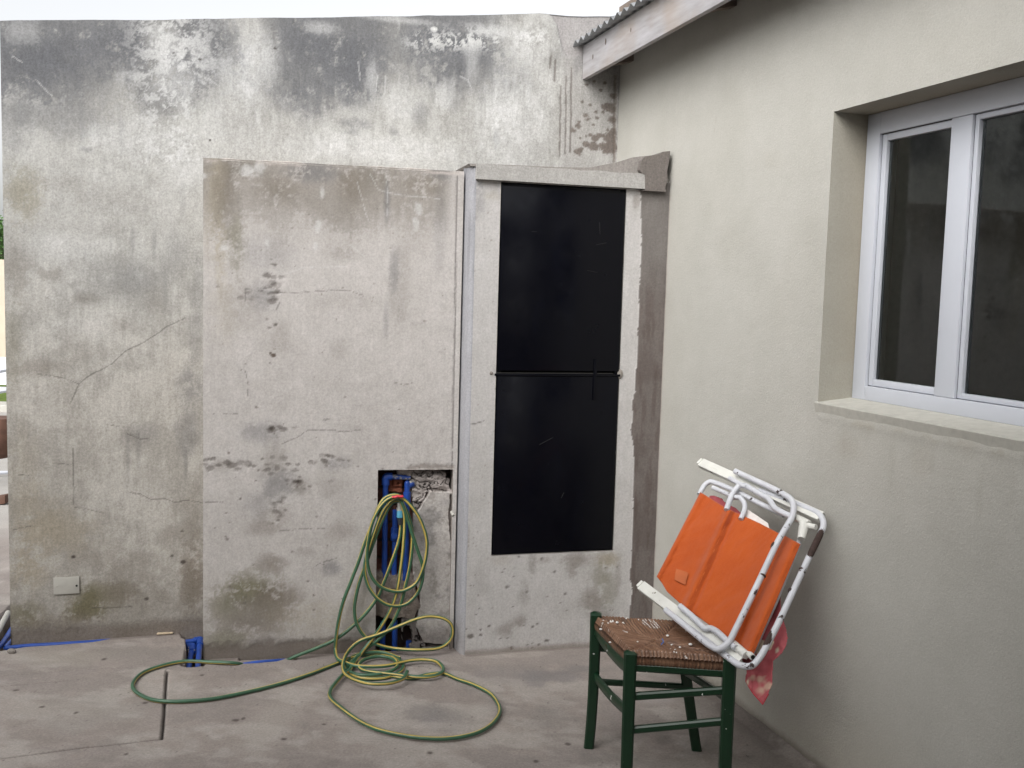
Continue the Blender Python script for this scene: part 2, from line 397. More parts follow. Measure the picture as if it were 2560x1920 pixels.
# ---- back wall
def paint_back(S, Z):
    p = Paint(S, Z, lambda x, y: BW.st(x, y), BW.mpp, LIGHT, 0)
    s0 = BW.st(10, 50)[0]; top = BW_TOP(S[:, 0])[:, None]
    depth = top-Z
    # lime-washed zones
    for q in ((620, 190, 50, 110, 1), (1290, 300, 130, 150, .8), (900, 370, 330, 45, .55), (330, 340, 160, 50, .6), (1320, 110, 60, 60, .5), (470, 430, 60, 60, .4), (560, 320, 120, 60, .3)):
        p.blob(q[0], q[1], q[2]*1.1, q[3]*1.1, PALE, min(1, q[4]*1.05), .8, .7, .35, .2)
    # general dirty film with runs
    film = sst(.38, .62, p.n1*.5+p.nv*.25+p.n2*.25); p.c = mix(p.c, (.21, .20, .18), film*.42*(1-.6*sst(2.25, 1.9, Z)*sst(1.5, 1.8, Z)))
    p.c *= (1+.16*(p.n3-.5)*2)[..., None]
    # black biofilm under the coping, ragged lower edge
    reach = .32+.30*(fbm(S, Z*0, 2.3, 4, 2)-.5)*2+.13*(p.nv-.5)
    band = 1-sst(reach-.10, reach+.16, depth+.25*(p.n2-.5))
    gate = np.ones_like(S)
    for (x, wd, a) in ((620, 55, .65), (1330, 95, .95), (985, 30, .3), (400, 38, .35)):
        sx = BW.st(x, 150)[0]; gate *= 1-a*np.exp(-((S-sx)/(wd*.00172))**2)
    fl = sst(.40, .56, .5*p.n2+.5*p.n3+.10*(p.n1-.5))
    bd_ = band*gate; bd_ = bd_*(.35+.65*sst(-.7, .8, (bd_-.38)*2.2+p.zf*.75))
    p.c = mix(p.c, GRIME, np.clip(bd_*.80, 0, 1))
    k = (310, 170, 70, 120)
    for q in ((150, 170, 170, 110, .72, .15), (60, 120, 90, 80, .35, .2), (300, 110, 90, 70, .6, .15), (560, 130, 60, 80, .55, .5), (860, 140, 130, 75, .65, .35), (760, 90, 80, 60, .5, .4),
              (1090, 105, 110, 45, .55, .4), (1190, 120, 100, 55, .6, .35), (1130, 165, 70, 40, .45, .3), (880, 235, 90, 50, .5, .3), (880, 190, 40, 60, .4, .2), (745, 260, 60, 40, .35, .4), (470, 170, 110, 120, .45, .75),
              (150, 290, 140, 70, .42, .2), (40, 300, 50, 120, .40, .2), (400, 260, 70, 50, .4, .3), (1150, 200, 60, 40, .3, .5), (1290, 190, 60, 60, .25, .7),
              (890, 310, 55, 18, .55, .5), (880, 330, 30, 12, .4, .4), (1050, 285, 30, 40, .4, .4), (985, 330, 15, 12, .35, .2), (1240, 350, 14, 30, .3, .4), (720, 235, 60, 50, .3, .5), (1130, 250, 40, 40, .2, .4), (215, 375, 22, 10, .35, .3)):
        p.blob(q[0], q[1], q[2], q[3], GRIME, q[4], .9, .65, q[5], .25)
    # scuffed white flecks through the dirty band
    fleck = sst(.60, .74, fbm(S*1.5+.35*Z, Z*.8, 120, 5, 4, .7))*sst(.42, .66, fbm(S, Z, 6, 4, 6))
    
    fleck2 = sst(-.2, .9, p.zf-.1)*np.exp(-((S-BW.st(430, 170)[0])/.16)**2)*(depth < .6)
    p.c = mix(p.c, PALE, fleck2*.7)
    fl3 = sst(-.1, .8, p.zf)*np.exp(-((depth-.11)/.045)**2)*sst(BW.st(980, 80)[0], BW.st(1060, 80)[0], S)
    p.c = mix(p.c, WHITE, fl3*.8)
    for q in ((420, 110, 60, 60, .55), (440, 200, 70, 80, .5), (500, 130, 40, 60, .45), (560, 170, 30, 60, .5), (660, 150, 40, 90, .55), (800, 70, 60, 20, .45), (1000, 260, 50, 60, .5), (1110, 240, 40, 50, .5), (1180, 150, 20, 60, .35), (930, 200, 20, 70, .4), (60, 80, 60, 40, .3), (1240, 80, 100, 22, .6), (1000, 50, 120, 10, .45), (330, 190, 50, 14, .3)):
        p.blob(q[0], q[1], q[2], q[3], PALE, q[4], 1, .6, .9, .3)
    # lower part: browns and greens
    for q in ((60, 490, 55, 70, YEL, .45, .5), (50, 470, 50, 80, OLIVE, .35, .5), (170, 470, 60, 50, TAUPE, .3, .7), (380, 455, 24, 26, TAUPE, .40, .5), (300, 500, 90, 50, TAUPE, .25, .7), (230, 560, 200, 40, TAUPE, .18, .5),
              (40, 680, 50, 90, BROWN, .42, .5), (125, 685, 40, 22, TAUPE, .45, .9), (210, 745, 40, 16, TAUPE, .4, .9), (280, 700, 130, 70, GRIME, .18, .7), (150, 620, 90, 40, PALE, .35, .2), (230, 820, 90, 40, PALE, .35, .2),
              (30, 860, 30, 130, OLIVE, .35, .4), (95, 920, 60, 26, TAUPE, .45, .8), (190, 870, 40, 60, TAUPE, .25, .5), (340, 700, 60, 40, GRIME, .22, .6), (390, 760, 30, 50, TAUPE, .3, .7), (300, 815, 40, 22, TAUPE, .3, .6),
              (480, 960, 42, 60, GRIME, .5, .5), (470, 1080, 34, 70, GRIME, .45, .6), (440, 630, 40, 60, GRIME, .22, .5), (350, 1085, 45, 30, GRIME, .3, .7), (490, 800, 22, 160, GRIME, .3, .2),
              (150, 1330, 90, 60, YEL, .5, .5), (90, 1300, 60, 90, YEL, .35, .5), (70, 1420, 50, 60, YEL, .45, .4), (250, 1390, 80, 50, BROWN, .25, .6), (240, 1490, 80, 40, OLIVE, .55, .6), (300, 1480, 50, 30, BROWN, .4, .5),
              (210, 1530, 55, 26, OLIVE, .85, .6), (225, 1505, 26, 40, OLIVE, .6, .5), (60, 1540, 50, 40, OLIVE, .55, .6), (480, 1300, 30, 90, TAUPE, .4, .4), (485, 1450, 40, 110, BROWN, .55, .4), (400, 1500, 120, 60, TAUPE, .3, .5), (430, 1330, 30, 60, BROWN, .25, .6),
              (330, 1430, 90, 60, TAUPE, .3, .5), (60, 1200, 40, 160, YEL, .25, .5), (130, 1560, 120, 25, BROWN, .4, .5)):
        p.blob(q[0], q[1], q[2]*1.15, q[3]*1.15, q[4], min(.95, q[5]*(1.35 if q[1] > 1400 else .95)), 1.0, .7, max(q[6], .6), .3)
    for x, y0, y1, a in ((318, 1050, 1260, .35), (345, 1060, 1200, .3), (463, 1090, 1230, .45), (412, 640, 800, .25), (330, 560, 640, .3), (385, 560, 650, .35), (205, 300, 400, .2), (455, 420, 560, .2), (300, 250, 380, .25)):
        p.blob(x+1, (y0+y1)/2, 7, (y1-y0)/2, GRIME, a*.8, .9, .9, .7, .4)
    # cement patching and drips near the house
    rg = [BW.st(*q) for q in ((1370, 30), (1395, 70), (1405, 130), (1425, 142), (1460, 140), (1560, 120), (1560, 20))]
    m = inpoly(S+.006*(p.n2-.5)*4, Z+.006*(p.n3-.5)*4, rg).astype(float); p.c = mix(p.c, (.33, .31, .31), m*.8); p.h -= .004*m
    sx = BW.st(1405, 200)[0]; right = sst(sx-.02, sx+.03, S)*(Z > 1.9)
    p.c = mix(p.c, (.40, .385, .375), right*.45)
    for x, y0, y1, w_ in ((1400, 215, 390, 2.4), (1414, 190, 385, 2.2), (1427, 170, 380, 2.6), (1376, 140, 170, 2.5), (1387, 150, 203, 2.8)):
        p.line([(x+2, y0), (x-1, y1)], w_, (.14, .12, .11), .75, 1, .001)
    for q in ((1510, 268, 10), (1518, 262, 8), (1470, 298, 12), (1464, 290, 9), (1445, 315, 11), (1432, 325, 9), (1449, 305, 8), (1490, 280, 6), (1507, 280, 6), (1487, 346, 9), (1482, 366, 13), (1466, 360, 10), (1445, 380, 11), (1452, 373, 7), (1508, 365, 13), (1525, 270, 14), (1530, 300, 12), (1522, 345, 16), (1530, 370, 16), (1515, 375, 10), (1534, 240, 8), (1455, 255, 7), (1475, 262, 5), (1513, 207, 6), (1502, 226, 5), (1485, 203, 4), (1466, 212, 4), (1465, 340, 5), (1450, 345, 5), (1500, 338, 8), (1475, 337, 6), (1493, 295, 5), (1483, 312, 4), (1518, 325, 5), (1533, 330, 9)):
        p.blob(q[0], q[1], q[2], q[2]*.8, (.17, .145, .13), .95, 1.6, .25)
    p.line([(1537, 190), (1536, 405)], 4, (.17, .14, .12), .7, 2, .002, .3)
    # cracks
    for c_, w_ in (([(463, 795), (420, 815), (400, 830), (360, 855), (310, 880), (280, 910), (250, 925), (225, 938), (196, 959)], 1.5), ([(196, 959), (165, 946), (130, 940), (95, 935)], 1.2), ([(196, 959), (187, 985), (177, 1010)], 1.3),
                   ([(505, 1257), (470, 1250), (440, 1255), (410, 1247), (375, 1248), (350, 1235), (325, 1231)], 1.5), ([(183, 1120), (183, 1180), (186, 1260)], 1.6), ([(135, 1158), (183, 1163)], 1.2), ([(186, 1267), (225, 1275), (260, 1282)], 1.1),
                   ([(320, 1085), (345, 1095), (375, 1098)], 1.6), ([(230, 1520), (280, 1519), (330, 1517)], 1.6), ([(45, 1187), (80, 1190)], 1.0), ([(30, 1325), (80, 1315)], .9), ([(270, 1062), (315, 1068)], .9)):
        p.line(c_, w_, CRACK, .55, .8, .0005)
    for c_ in ([(124, 712), (112, 738), (136, 748)], [(522, 195), (548, 216)], [(895, 155), (900, 200)], [(997, 50), (996, 75)], [(1060, 110), (1075, 130)], [(945, 190), (938, 230)], [(1150, 190), (1170, 200), (1180, 225)], [(965, 190), (960, 240)], [(90, 200), (130, 240)], [(30, 140), (55, 155)]):
        p.line(c_, 1.6, PALE, .45, .8)
    p.blob(1085, 73, 9, 6, WHITE, .9, .3, .3)
    for q in ((455, 1328, 4), (430, 1390, 4), (458, 1405, 7), (183, 1392, 7), (500, 148, 4), (688, 121, 4), (434, 132, 3), (525, 350, 3), (366, 1497, 6)):
        p.blob(q[0], q[1], q[2], q[2]*.7, (.06, .05, .045), .9, .5, .3); 
    # rough damp foot
    p.c *= 1+(np.array((1.02, .985, .95))-1)*(1-sst(.9, 1.7, Z+.5*(p.n1-.5)))[..., None]
    foot = 1-sst(.035, .085, Z+.03*(p.n2-.5)+.02*(p.n1-.5)); p.c = mix(p.c, (.165, .135, .115), foot*.85); p.h -= foot*.004
    foot2 = 1-sst(.05, .28, Z+.12*(p.n1-.5)); p.c = mix(p.c, TAUPE, foot2*.25)
    return p
_tp = [BW.st(*q) for q in ((0, 52), (120, 50), (230, 50), (440, 49), (560, 46), (700, 45), (1000, 40), (1200, 38), (1352, 33), (1390, 38), (1440, 42), (1530, 40))]
def BW_TOP(s):
    return np.interp(s, [-5]+[q[0] for q in _tp]+[5], [_tp[0][1]]+[q[1] for q in _tp]+[_tp[-1][1]]) + .006*(fbm(s, s*0, 9, 4, 3)-.5)
sL = BW.st(11, 700)[0]; sR = .0
_pc = BW.pt(0, 0)
sCorner = float((np.array([.64-.325*(4.75-4.25), 4.75, 0])-BW.P0)@BW.d)
bw = empty('plastered_wall', BW.pt(sL, 0), 'tall old plastered wall with black mould under its top edge', 'wall')
wall_grid('wall_face', BW, lines((sL, sCorner+.25, .0048)), lines((-.14, 2.7, .0048)), BW_TOP, paint_back, bw, M['old'])
mb = MB()
tl, tr_ = float(BW_TOP(np.array([sL]))[0]), float(BW_TOP(np.array([sCorner+.25]))[0])
ss = np.linspace(sL, sCorner+.25, 40); tz = BW_TOP(ss)
for a, b in zip(range(39), range(1, 40)):
    mb.poly([BW.pt(ss[a], tz[a]-.0005, 0), BW.pt(ss[b], tz[b]-.0005, 0), BW.pt(ss[b], tz[b]-.004, -.2), BW.pt(ss[a], tz[a]-.004, -.2)])
mb.poly([BW.pt(sL, -.14, 0), BW.pt(sL, tl, 0), BW.pt(sL, tl, -.2), BW.pt(sL, -.14, -.2)])
mb.poly([BW.pt(sCorner+.25, -.14, -.2), BW.pt(sCorner+.25, tr_, -.2), BW.pt(sL, tl, -.2), BW.pt(sL, -.14, -.2)])
const_col(mb.build('wall_core', M['old'], bw, smooth=False), (.36, .35, .33))

# blank cover plate on the back wall
s0, z1 = BW.st(134, 1444); s1, z0 = BW.st(199, 1482)
pl = MB(); pl.wbox(BW, s0, s1, z0, z1, .001, .007, .0012)
pl = pl.build('cover_plate', M['plate']); tag(pl, 'small blank off-white cover plate screwed low on the mouldy wall near its left end', 'cover plate')
for (x, y) in ((142, 1464), (192, 1463)):
    q = MB(); s, z = BW.st(x, y); q.tube([BW.pt(s, z, .005), BW.pt(s, z, .0085)], .0045, 10); q.build('screw', M['scratch'] if x > 150 else M['plate'], pl)

# ---- boxed-out lower wall with the broken pipe niche
def paint_box(S, Z):
    p = Paint(S, Z, lambda x, y: BX.st(x, y), BX.mpp, (.47, .446, .43), 3)
    film = sst(.42, .66, p.n1*.5+p.nv*.2+p.n2*.3); p.c = mix(p.c, TAUPE, film*.12)
    p.c *= (1+.12*(p.n3-.5)*2)[..., None]
    top = 2.0-Z
    reach = .22+.28*(fbm(S, Z*0, 3.1, 4, 5)-.4)+.10*(p.nv-.5)
    band = 1-sst(reach-.12, reach+.18, top+.2*(p.n2-.5)); band = band*(.30+.70*sst(-.8, .8, (band-.35)*2+p.zf*.8))
    rgt = 1-.75*sst(BX.st(1100, 500)[0], BX.st(1135, 500)[0], S)
    p.c = mix(p.c, (.20, .18, .155), np.clip(band*rgt*.70, 0, 1))
    for q in ((590, 420, 70, 26, TAUPE, .75, .3), (700, 470, 50, 35, BROWN, .45, .4), (780, 430, 80, 30, GRIME, .5, .5), (880, 460, 40, 50, BROWN, .55, .3), (930, 440, 60, 40, TAUPE, .55, .4), (1060, 460, 50, 30, BROWN, .5, .3), (1100, 430, 40, 25, GRIME, .45, .4),
              (545, 500, 22, 130, YEL, .55, .3), (570, 520, 40, 110, TAUPE, .5, .5), (590, 620, 26, 80, OLIVE, .5, .4), (550, 640, 18, 90, YEL, .45, .2), (520, 560, 14, 150, YEL, .25, .2), (560, 470, 30, 60, BROWN, .4, .3),
              (660, 640, 90, 60, GRIME, .22, .7), (850, 630, 60, 26, TAUPE, .35, .9), (870, 540, 60, 60, TAUPE, .35, .6), (690, 500, 60, 70, TAUPE, .3, .7), (610, 760, 50, 60, TAUPE, .3, .5), (660, 740, 40, 40, GRIME, .35, .7), (560, 780, 40, 90, YEL, .2, .4),
              (1000, 720, 30, 110, TAUPE, .3, .9), (985, 680, 14, 60, GRIME, .35, .6), (860, 750, 100, 30, TAUPE, .2, .6), (700, 840, 30, 40, TAUPE, .3, .6), (850, 870, 25, 30, TAUPE, .2, .4), (968, 500, 8, 60, GRIME, .45, .3), (965, 800, 8, 60, GRIME, .3, .4),
              (650, 1080, 70, 30, GRIME, .38, .8), (690, 1160, 30, 60, TAUPE, .4, .7), (560, 1165, 40, 18, TAUPE, .35, .8), (700, 1210, 50, 40, GRIME, .42, .7), (750, 1215, 28, 24, TAUPE, .5, .7), (840, 1160, 40, 20, GRIME, .35, .8), (830, 1220, 50, 40, TAUPE, .25, .7), (650, 1260, 50, 40, GRIME, .25, .7),
              (690, 1290, 40, 26, BROWN, .35, .7), (660, 1320, 45, 20, BROWN, .4, .6), (850, 1330, 40, 26, BROWN, .3, .6), (680, 1410, 40, 30, BROWN, .45, .6), (620, 1480, 80, 50, OLIVE, .65, .7), (690, 1500, 70, 45, BROWN, .6, .7), (600, 1540, 90, 60, TAUPE, .4, .8), (560, 1520, 40, 40, OLIVE, .35, .6), (830, 1420, 26, 20, GRIME, .4, .7), (760, 1380, 30, 14, TAUPE, .3, .6),
              (640, 1560, 90, 40, BROWN, .45, .6), (560, 1600, 60, 30, OLIVE, .45, .5), (800, 1540, 120, 50, YEL, .25, .5), (900, 1500, 30, 60, YEL, .2, .4), (1100, 560, 18, 140, GRIME, .2, .4)):
        p.blob(q[0], q[1], q[2]*1.15, q[3]*1.15, q[4], min(.95, q[5]*(1.4 if q[1] > 1400 else 1.05)), 1.0, .7, max(q[6], .6), .25)
    for q in ((618, 425, 14, 12), (650, 420, 12, 20), (806, 483, 7, 18), (795, 565, 5, 14), (1048, 520, 10, 14), (1040, 560, 8, 14), (560, 620, 6, 4), (510, 438, 6, 6), (788, 615, 4, 8), (668, 610, 4, 10)):
        p.blob(q[0], q[1], q[2], q[3], PALE, .45, 1.2, .5)
    for c_ in ([(925, 435), (945, 472), (968, 482), (1020, 490), (1100, 497)], [(893, 455), (905, 500)], [(908, 510), (922, 552)], [(966, 440), (970, 540)], [(700, 690), (760, 668), (830, 667), (870, 665)], [(870, 610), (910, 640)]):
        p.line(c_, 1.4, PALE, .38, .8)
    # flaked pits
    rr = random.Random(5)
    for cx, cy, rx, ry, n in ((680, 730, 18, 60, 26), (560, 1160, 50, 14, 12), (700, 1160, 60, 18, 16), (690, 1075, 30, 14, 14), (830, 1150, 40, 14, 14), (740, 1210, 40, 20, 14), (700, 1270, 40, 40, 12), (640, 740, 30, 20, 6), (600, 1500, 60, 60, 14)):
        for i in range(n):
            x = rr.gauss(cx, rx*.6); y = rr.gauss(cy, ry*.6); w_ = rr.uniform(2.2, 6)
            k = p.blob(x, y, w_*1.3, w_*.8, (.10, .085, .075), rr.uniform(.25, .7), 2.6, .4); p.h -= .0012*k
    p.blob(684, 888, 7, 5, (.10, .075, .06), .95, .5, .3); p.blob(676, 883, 4, 3, (.10, .075, .06), .9, .5, .3)
    p.spots(520, 900, 1120, 1600, 60, 2.2, (.13, .11, .10), .7, 11)
    p.spots(520, 420, 1120, 900, 40, 2.0, (.16, .14, .12), .6, 12)
    for c_, w_ in (([(590, 720), (615, 722), (660, 728), (720, 733), (790, 728), (870, 725), (910, 740)], 1.2), ([(617, 720), (614, 750)], 2), ([(700, 755), (690, 775)], 2), ([(610, 925), (622, 960), (618, 990)], 1.2), ([(980, 955), (1010, 962), (1040, 955)], 1.0),
                   ([(705, 1110), (745, 1092), (770, 1075), (820, 1075), (860, 1080), (905, 1075)], 1.4), ([(513, 1256), (560, 1254)], 1.3), ([(700, 1327), (760, 1322), (820, 1322)], 1.2), ([(785, 1417), (800, 1408), (840, 1395)], 1.4), ([(807, 1050), (822, 1049)], 2), ([(515, 1036), (595, 1035)], .8)):
        p.line(c_, w_, CRACK, .5, .8, .0005)
    # open joint beside the meter cupboard, crumbling edge over the niche
    p.line([(1143, 440), (1141, 560), (1139, 760), (1133, 1000), (1130, 1170)], 2.0, (.08, .07, .07), .7, .5, .002, .25)
    p.line([(1020, 1172), (1060, 1166), (1130, 1170)], 7, (.20, .17, .15), .6, 2.5, .002)
    foot = 1-sst(.04, .085, Z+.05*(p.n2-.5)+.03*(p.n3-.5)); p.c = mix(p.c, (.135, .11, .095), foot*.9); p.h -= foot*.005
    foot2 = 1-sst(.05, .22, Z+.12*(p.n1-.5)); p.c = mix(p.c, TAUPE, foot2*.25)
    topline = np.exp(-((Z-(BOX_TOP(S[:, 0])[:, None]-.008))/.006)**2); p.c = mix(p.c, (.58, .52, .49), topline*.6*sst(.4, .5, p.n1))
    return p
BXL = BX.st(508, 700)[0]; BXR = BX.st(1142, 700)[0]
def BOX_TOP(s): return 1.992 + .016*(fbm(s, s*0, 14, 4, 6)-.5) + .004*(fbm(s, s*0, 70, 2, 2)-.5)
NS0, NZ1 = BX.st(945, 1175); NS1 = BX.st(1133, 1175)[0]
bx = empty('pipe_shaft', BX.pt(BXL, 0), 'stained boxed-out plaster wall with a broken open pipe niche in its lower right corner', 'wall')
wall_grid('front_face', BX, lines((BXL, NS0, .005), (NS0, NS1, .005), (NS1, BXR+.02, .005)), lines((-.14, NZ1, .005), (NZ1, 1.992, .005)), lambda s: np.full(s.shape, 1.992), paint_box, bx, M['plaster'], hole=(NS0, NS1, -1, NZ1), bottom=1)
mb = MB()
mb.hexa([BX.pt(BXL, -.14, -.03), BX.pt(NS0-.001, -.14, -.03), BX.pt(NS0, -.14, -.40), BX.pt(BXL, -.14, -.40), BX.pt(BXL, 1.985, -.03), BX.pt(NS0-.001, 1.985, -.03), BX.pt(NS0, 1.99, -.44), BX.pt(BXL, 1.99, -.44)])
mb.hexa([BX.pt(NS0, NZ1+.001, -.03), BX.pt(BXR+.02, NZ1+.001, -.03), BX.pt(BXR+.02, NZ1, -.44), BX.pt(NS0, NZ1, -.44), BX.pt(NS0, 1.985, -.03), BX.pt(BXR+.02, 1.985, -.03), BX.pt(BXR+.02, 1.99, -.44), BX.pt(NS0, 1.99, -.44)])
strip_ = [BX.pt(BXL, -.14, .0), BX.pt(BXL, 1.985, .0), BX.pt(BXL, 1.985, -.05), BX.pt(BXL, -.14, -.05)]; mb.poly(strip_)
# ragged mortar bead along the top edge, crossed by the gap to the wall behind
n = 160; rs = np.random.RandomState(3); ss = np.linspace(BXL, BXR, n); zt = BOX_TOP(ss)
for i in range(n-1):
    mb.poly([BX.pt(ss[i], 1.985, .0008), BX.pt(ss[i+1], 1.985, .0008), BX.pt(ss[i+1], zt[i+1]+.002, -.004), BX.pt(ss[i], zt[i]+.002, -.004)])
    mb.poly([BX.pt(ss[i], zt[i]+.002, -.004), BX.pt(ss[i+1], zt[i+1]+.002, -.004), BX.pt(ss[i+1], zt[i+1]-.002, -.06), BX.pt(ss[i], zt[i]-.002, -.06)])
const_col(mb.build('shaft_core', M['old'], bx, smooth=False), (.44, .41, .38))

# niche interior: brick channel, cement fill, broken plaster slab
def nst(x, y): return BX.st(x, y)
ns = lines((NS0-.004, NS1+.012, .0025)); nz = lines((-.12, NZ1+.004, .0025))
S, Z = np.meshgrid(ns, nz, indexing='ij')
N1 = fbm(S, Z, 25, 5, 1); N2 = fbm(S, Z, 70, 4, 2, .65); NB = fbm(S, Z, 12, 4, 4)
Sw = S+.012*(N1-.5); Zw = Z+.012*(N2-.5)
D = np.full(S.shape, .085); C = np.ones(S.shape+(3,))*np.array((.12, .05, .038))
# bricks
row = np.floor(Z/.075); fz = Z/.075-row; fs = ((S+.06*(row % 2))/.16) % 1
mort = np.clip((fz < .16)*1.0+(fs < .06)*1.0, 0, 1); C = mix(C, (.10, .08, .07), mort*.8); D += mort*.012
C *= (.55+.9*fbm(S, Z*2, 9, 4, 6))[..., None]
for x, y, r in ((999, 1217, 3),):
    s, z = nst(x, y); q = (np.hypot(S-s, Z-z) < r*.0017); C = mix(C, (.01, .01, .01), q*1.0); D += q*.02
redm = inpoly(Sw, Zw, [nst(*q) for q in ((972, 1200), (1012, 1200), (1010, 1238), (975, 1238))]); C = mix(C, (.30, .105, .06), redm*.8); D -= redm*.02
darkm = inpoly(Sw, Zw, [nst(*q) for q in ((950, 1176), (1030, 1176), (1030, 1192), (1000, 1192), (972, 1200), (950, 1200))]); C = mix(C, (.05, .03, .03), darkm*.8)
# rubble right
rub = inpoly(Sw, Zw, [nst(*q) for q in ((994, 1176), (1140, 1176), (1140, 1240), (1070, 1236), (1042, 1285), (1034, 1290), (1030, 1196), (998, 1193))])
stones = fbm(S*1.0+.4*Z, Z*1.7, 17, 3, 3, .4); edge = np.abs(stones-.5) < .018; edge2 = np.abs(fbm(S, Z*2.2, 22, 2, 5)-.52) < .012
D = np.where(rub, .040+.035*(stones-.5)+.01*(N2-.5), D); C = np.where(rub[..., None], np.array((.36, .325, .31))*(.75+.5*N1)[..., None], C)
m = rub & (edge | edge2); C = mix(C, (.08, .065, .06), m*.75); D = D+m*.012
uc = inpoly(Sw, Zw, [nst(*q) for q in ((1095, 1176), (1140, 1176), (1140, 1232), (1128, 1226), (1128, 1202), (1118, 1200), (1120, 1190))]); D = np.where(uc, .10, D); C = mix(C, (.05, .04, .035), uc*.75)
# plaster slab
slab = inpoly(Sw, Zw, [nst(*q) for q in ((1140, 1233), (1078, 1233), (1062, 1252), (1045, 1283), (1034, 1289), (1033, 1400), (1036, 1455), (1052, 1490), (1048, 1540), (1040, 1570), (1062, 1612), (1140, 1618))])
sc = np.ones(S.shape+(3,))*np.array((.44, .415, .395))
sc = mix(sc, TAUPE, sst(.48, .66, .6*N1+.4*N2)*.5); sc = mix(sc, GRIME, sst(.5, .65, NB)*.3)
low = 1-sst(.03, .13, Z+.05*(N1-.5)); sc = mix(sc, (.14, .12, .11), low*.6)
D = np.where(slab, .020+.005*(N1-.5), D); C = np.where(slab[..., None], sc, C)
rc = inpoly(Sw, Zw, [nst(*q) for q in ((1126, 1240), (1140, 1240), (1140, 1600), (1128, 1600), (1132, 1420), (1124, 1300))]); D = np.where(rc, .035, D); C = mix(C, (.12, .09, .08), rc*.6)
# cement fill in the channel
fill = inpoly(Sw, Zw, [nst(*q) for q in ((940, 1437), (960, 1436), (975, 1442), (1000, 1445), (1020, 1434), (1036, 1440), (1040, 1480), (1052, 1520), (1035, 1560), (1005, 1548), (985, 1556), (965, 1552), (940, 1546))])
D = np.where(fill, .036+.012*(N1-.5)+.006*(N2-.5), D); C = np.where(fill[..., None], np.array((.24, .205, .18))*(.75+.5*N2)[..., None], C)
# bottom cavity
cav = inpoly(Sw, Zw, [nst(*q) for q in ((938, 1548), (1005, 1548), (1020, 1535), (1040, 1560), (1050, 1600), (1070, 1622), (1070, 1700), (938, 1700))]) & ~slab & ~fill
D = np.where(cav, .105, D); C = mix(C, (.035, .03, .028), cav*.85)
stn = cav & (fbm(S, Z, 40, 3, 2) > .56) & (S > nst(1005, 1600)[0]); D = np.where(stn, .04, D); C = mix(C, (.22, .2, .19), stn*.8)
P = np.stack([BX.P0[0]+BX.d[0]*S-BX.n[0]*D, BX.P0[1]+BX.d[1]*S-BX.n[1]*D, Z], -1)
link('niche_back', np_mesh('niche_back', P.reshape(-1, 3), grid_idx(len(ns), len(nz)), np.clip(C, .004, 1).reshape(-1, 3)), M['rubble'], bx)
mb = MB()
mb.poly([BX.pt(NS0, -.12, 0), BX.pt(NS0, NZ1, 0), BX.pt(NS0, NZ1, -.11), BX.pt(NS0, -.12, -.11)])
mb.poly([BX.pt(NS1, -.12, 0), BX.pt(NS1, NZ1, 0), BX.pt(NS1, NZ1, -.11), BX.pt(NS1, -.12, -.11)])
mb.poly([BX.pt(NS0, NZ1, 0), BX.pt(NS1, NZ1, 0), BX.pt(NS1, NZ1, -.11), BX.pt(NS0, NZ1, -.11)])
const_col(mb.build('niche_edge', M['rubble'], bx, smooth=False), (.30, .27, .25))

# pipes in the niche
def np_(x, y, off): return BX.hit(x, y, off)
wp = empty('water_pipes', BX.pt(nst(985, 1600)[0], 0, -.05), 'bright blue water pipes standing in the broken niche behind the hose', 'pipes')
def pipe(pts, r=.011, name='pipe', mat='blue', par=None, fil=.0):
    m = MB(); m.tube(fillet(pts, fil) if fil else pts, r, 14); return m.build(name, M[mat], par if par is not None else wp)
o1, o2, o3 = -.045, -.040, -.05
pipe([np_(964, 1205, o1), np_(962, 1330, o1), np_(961, 1450, o1)], .0115)
pipe([np_(972, 1192, o1), np_(1000, 1193, o1), np_(1026, 1194, o1)], .0105, mat='bluedirty')
m = MB(); m.tube(fillet([np_(964, 1212, o1), np_(964, 1191, o1), np_(980, 1191, o1)], .012), .0165, 14); m.build('elbow', M['blue'], wp)
pipe([np_(1017, 1250, o2), np_(1016, 1350, o2), np_(1013, 1450, o2)], .0115)
m = MB(); m.tube([np_(1018, 1230, o2), np_(1017, 1262, o2)], .0155, 14); m.tube([np_(1018, 1208, o2), np_(1018, 1234, o2)], .0115, 14); m.sphere(np_(1018, 1208, o2), .0118); m.build('socket', M['blue'], wp)
m = MB(); m.tube([np_(1018, 1218, o2-.006), np_(1029, 1209, o2-.006)], .014, 14); m.sphere(np_(1029, 1209, o2-.006), .0155); m.build('elbow', M['bluedirty'], wp)
pipe([np_(988, 1275, o3), np_(987, 1350, o3), np_(985, 1450, o3)], .0115)
m = MB(); m.tube([np_(987, 1320, o3), np_(986, 1350, o3)], .0165, 14); m.tube([np_(986, 1338, o3), np_(986, 1340, o3+.02)], .0125, 14); m.build('tee_joint', M['blue'], wp)
for x, a in ((957, 1552), (987, 1552), (1022, 1602)):
    pipe([np_(x, a, -.06), np_(x-1, 1640, -.06)], .0115)
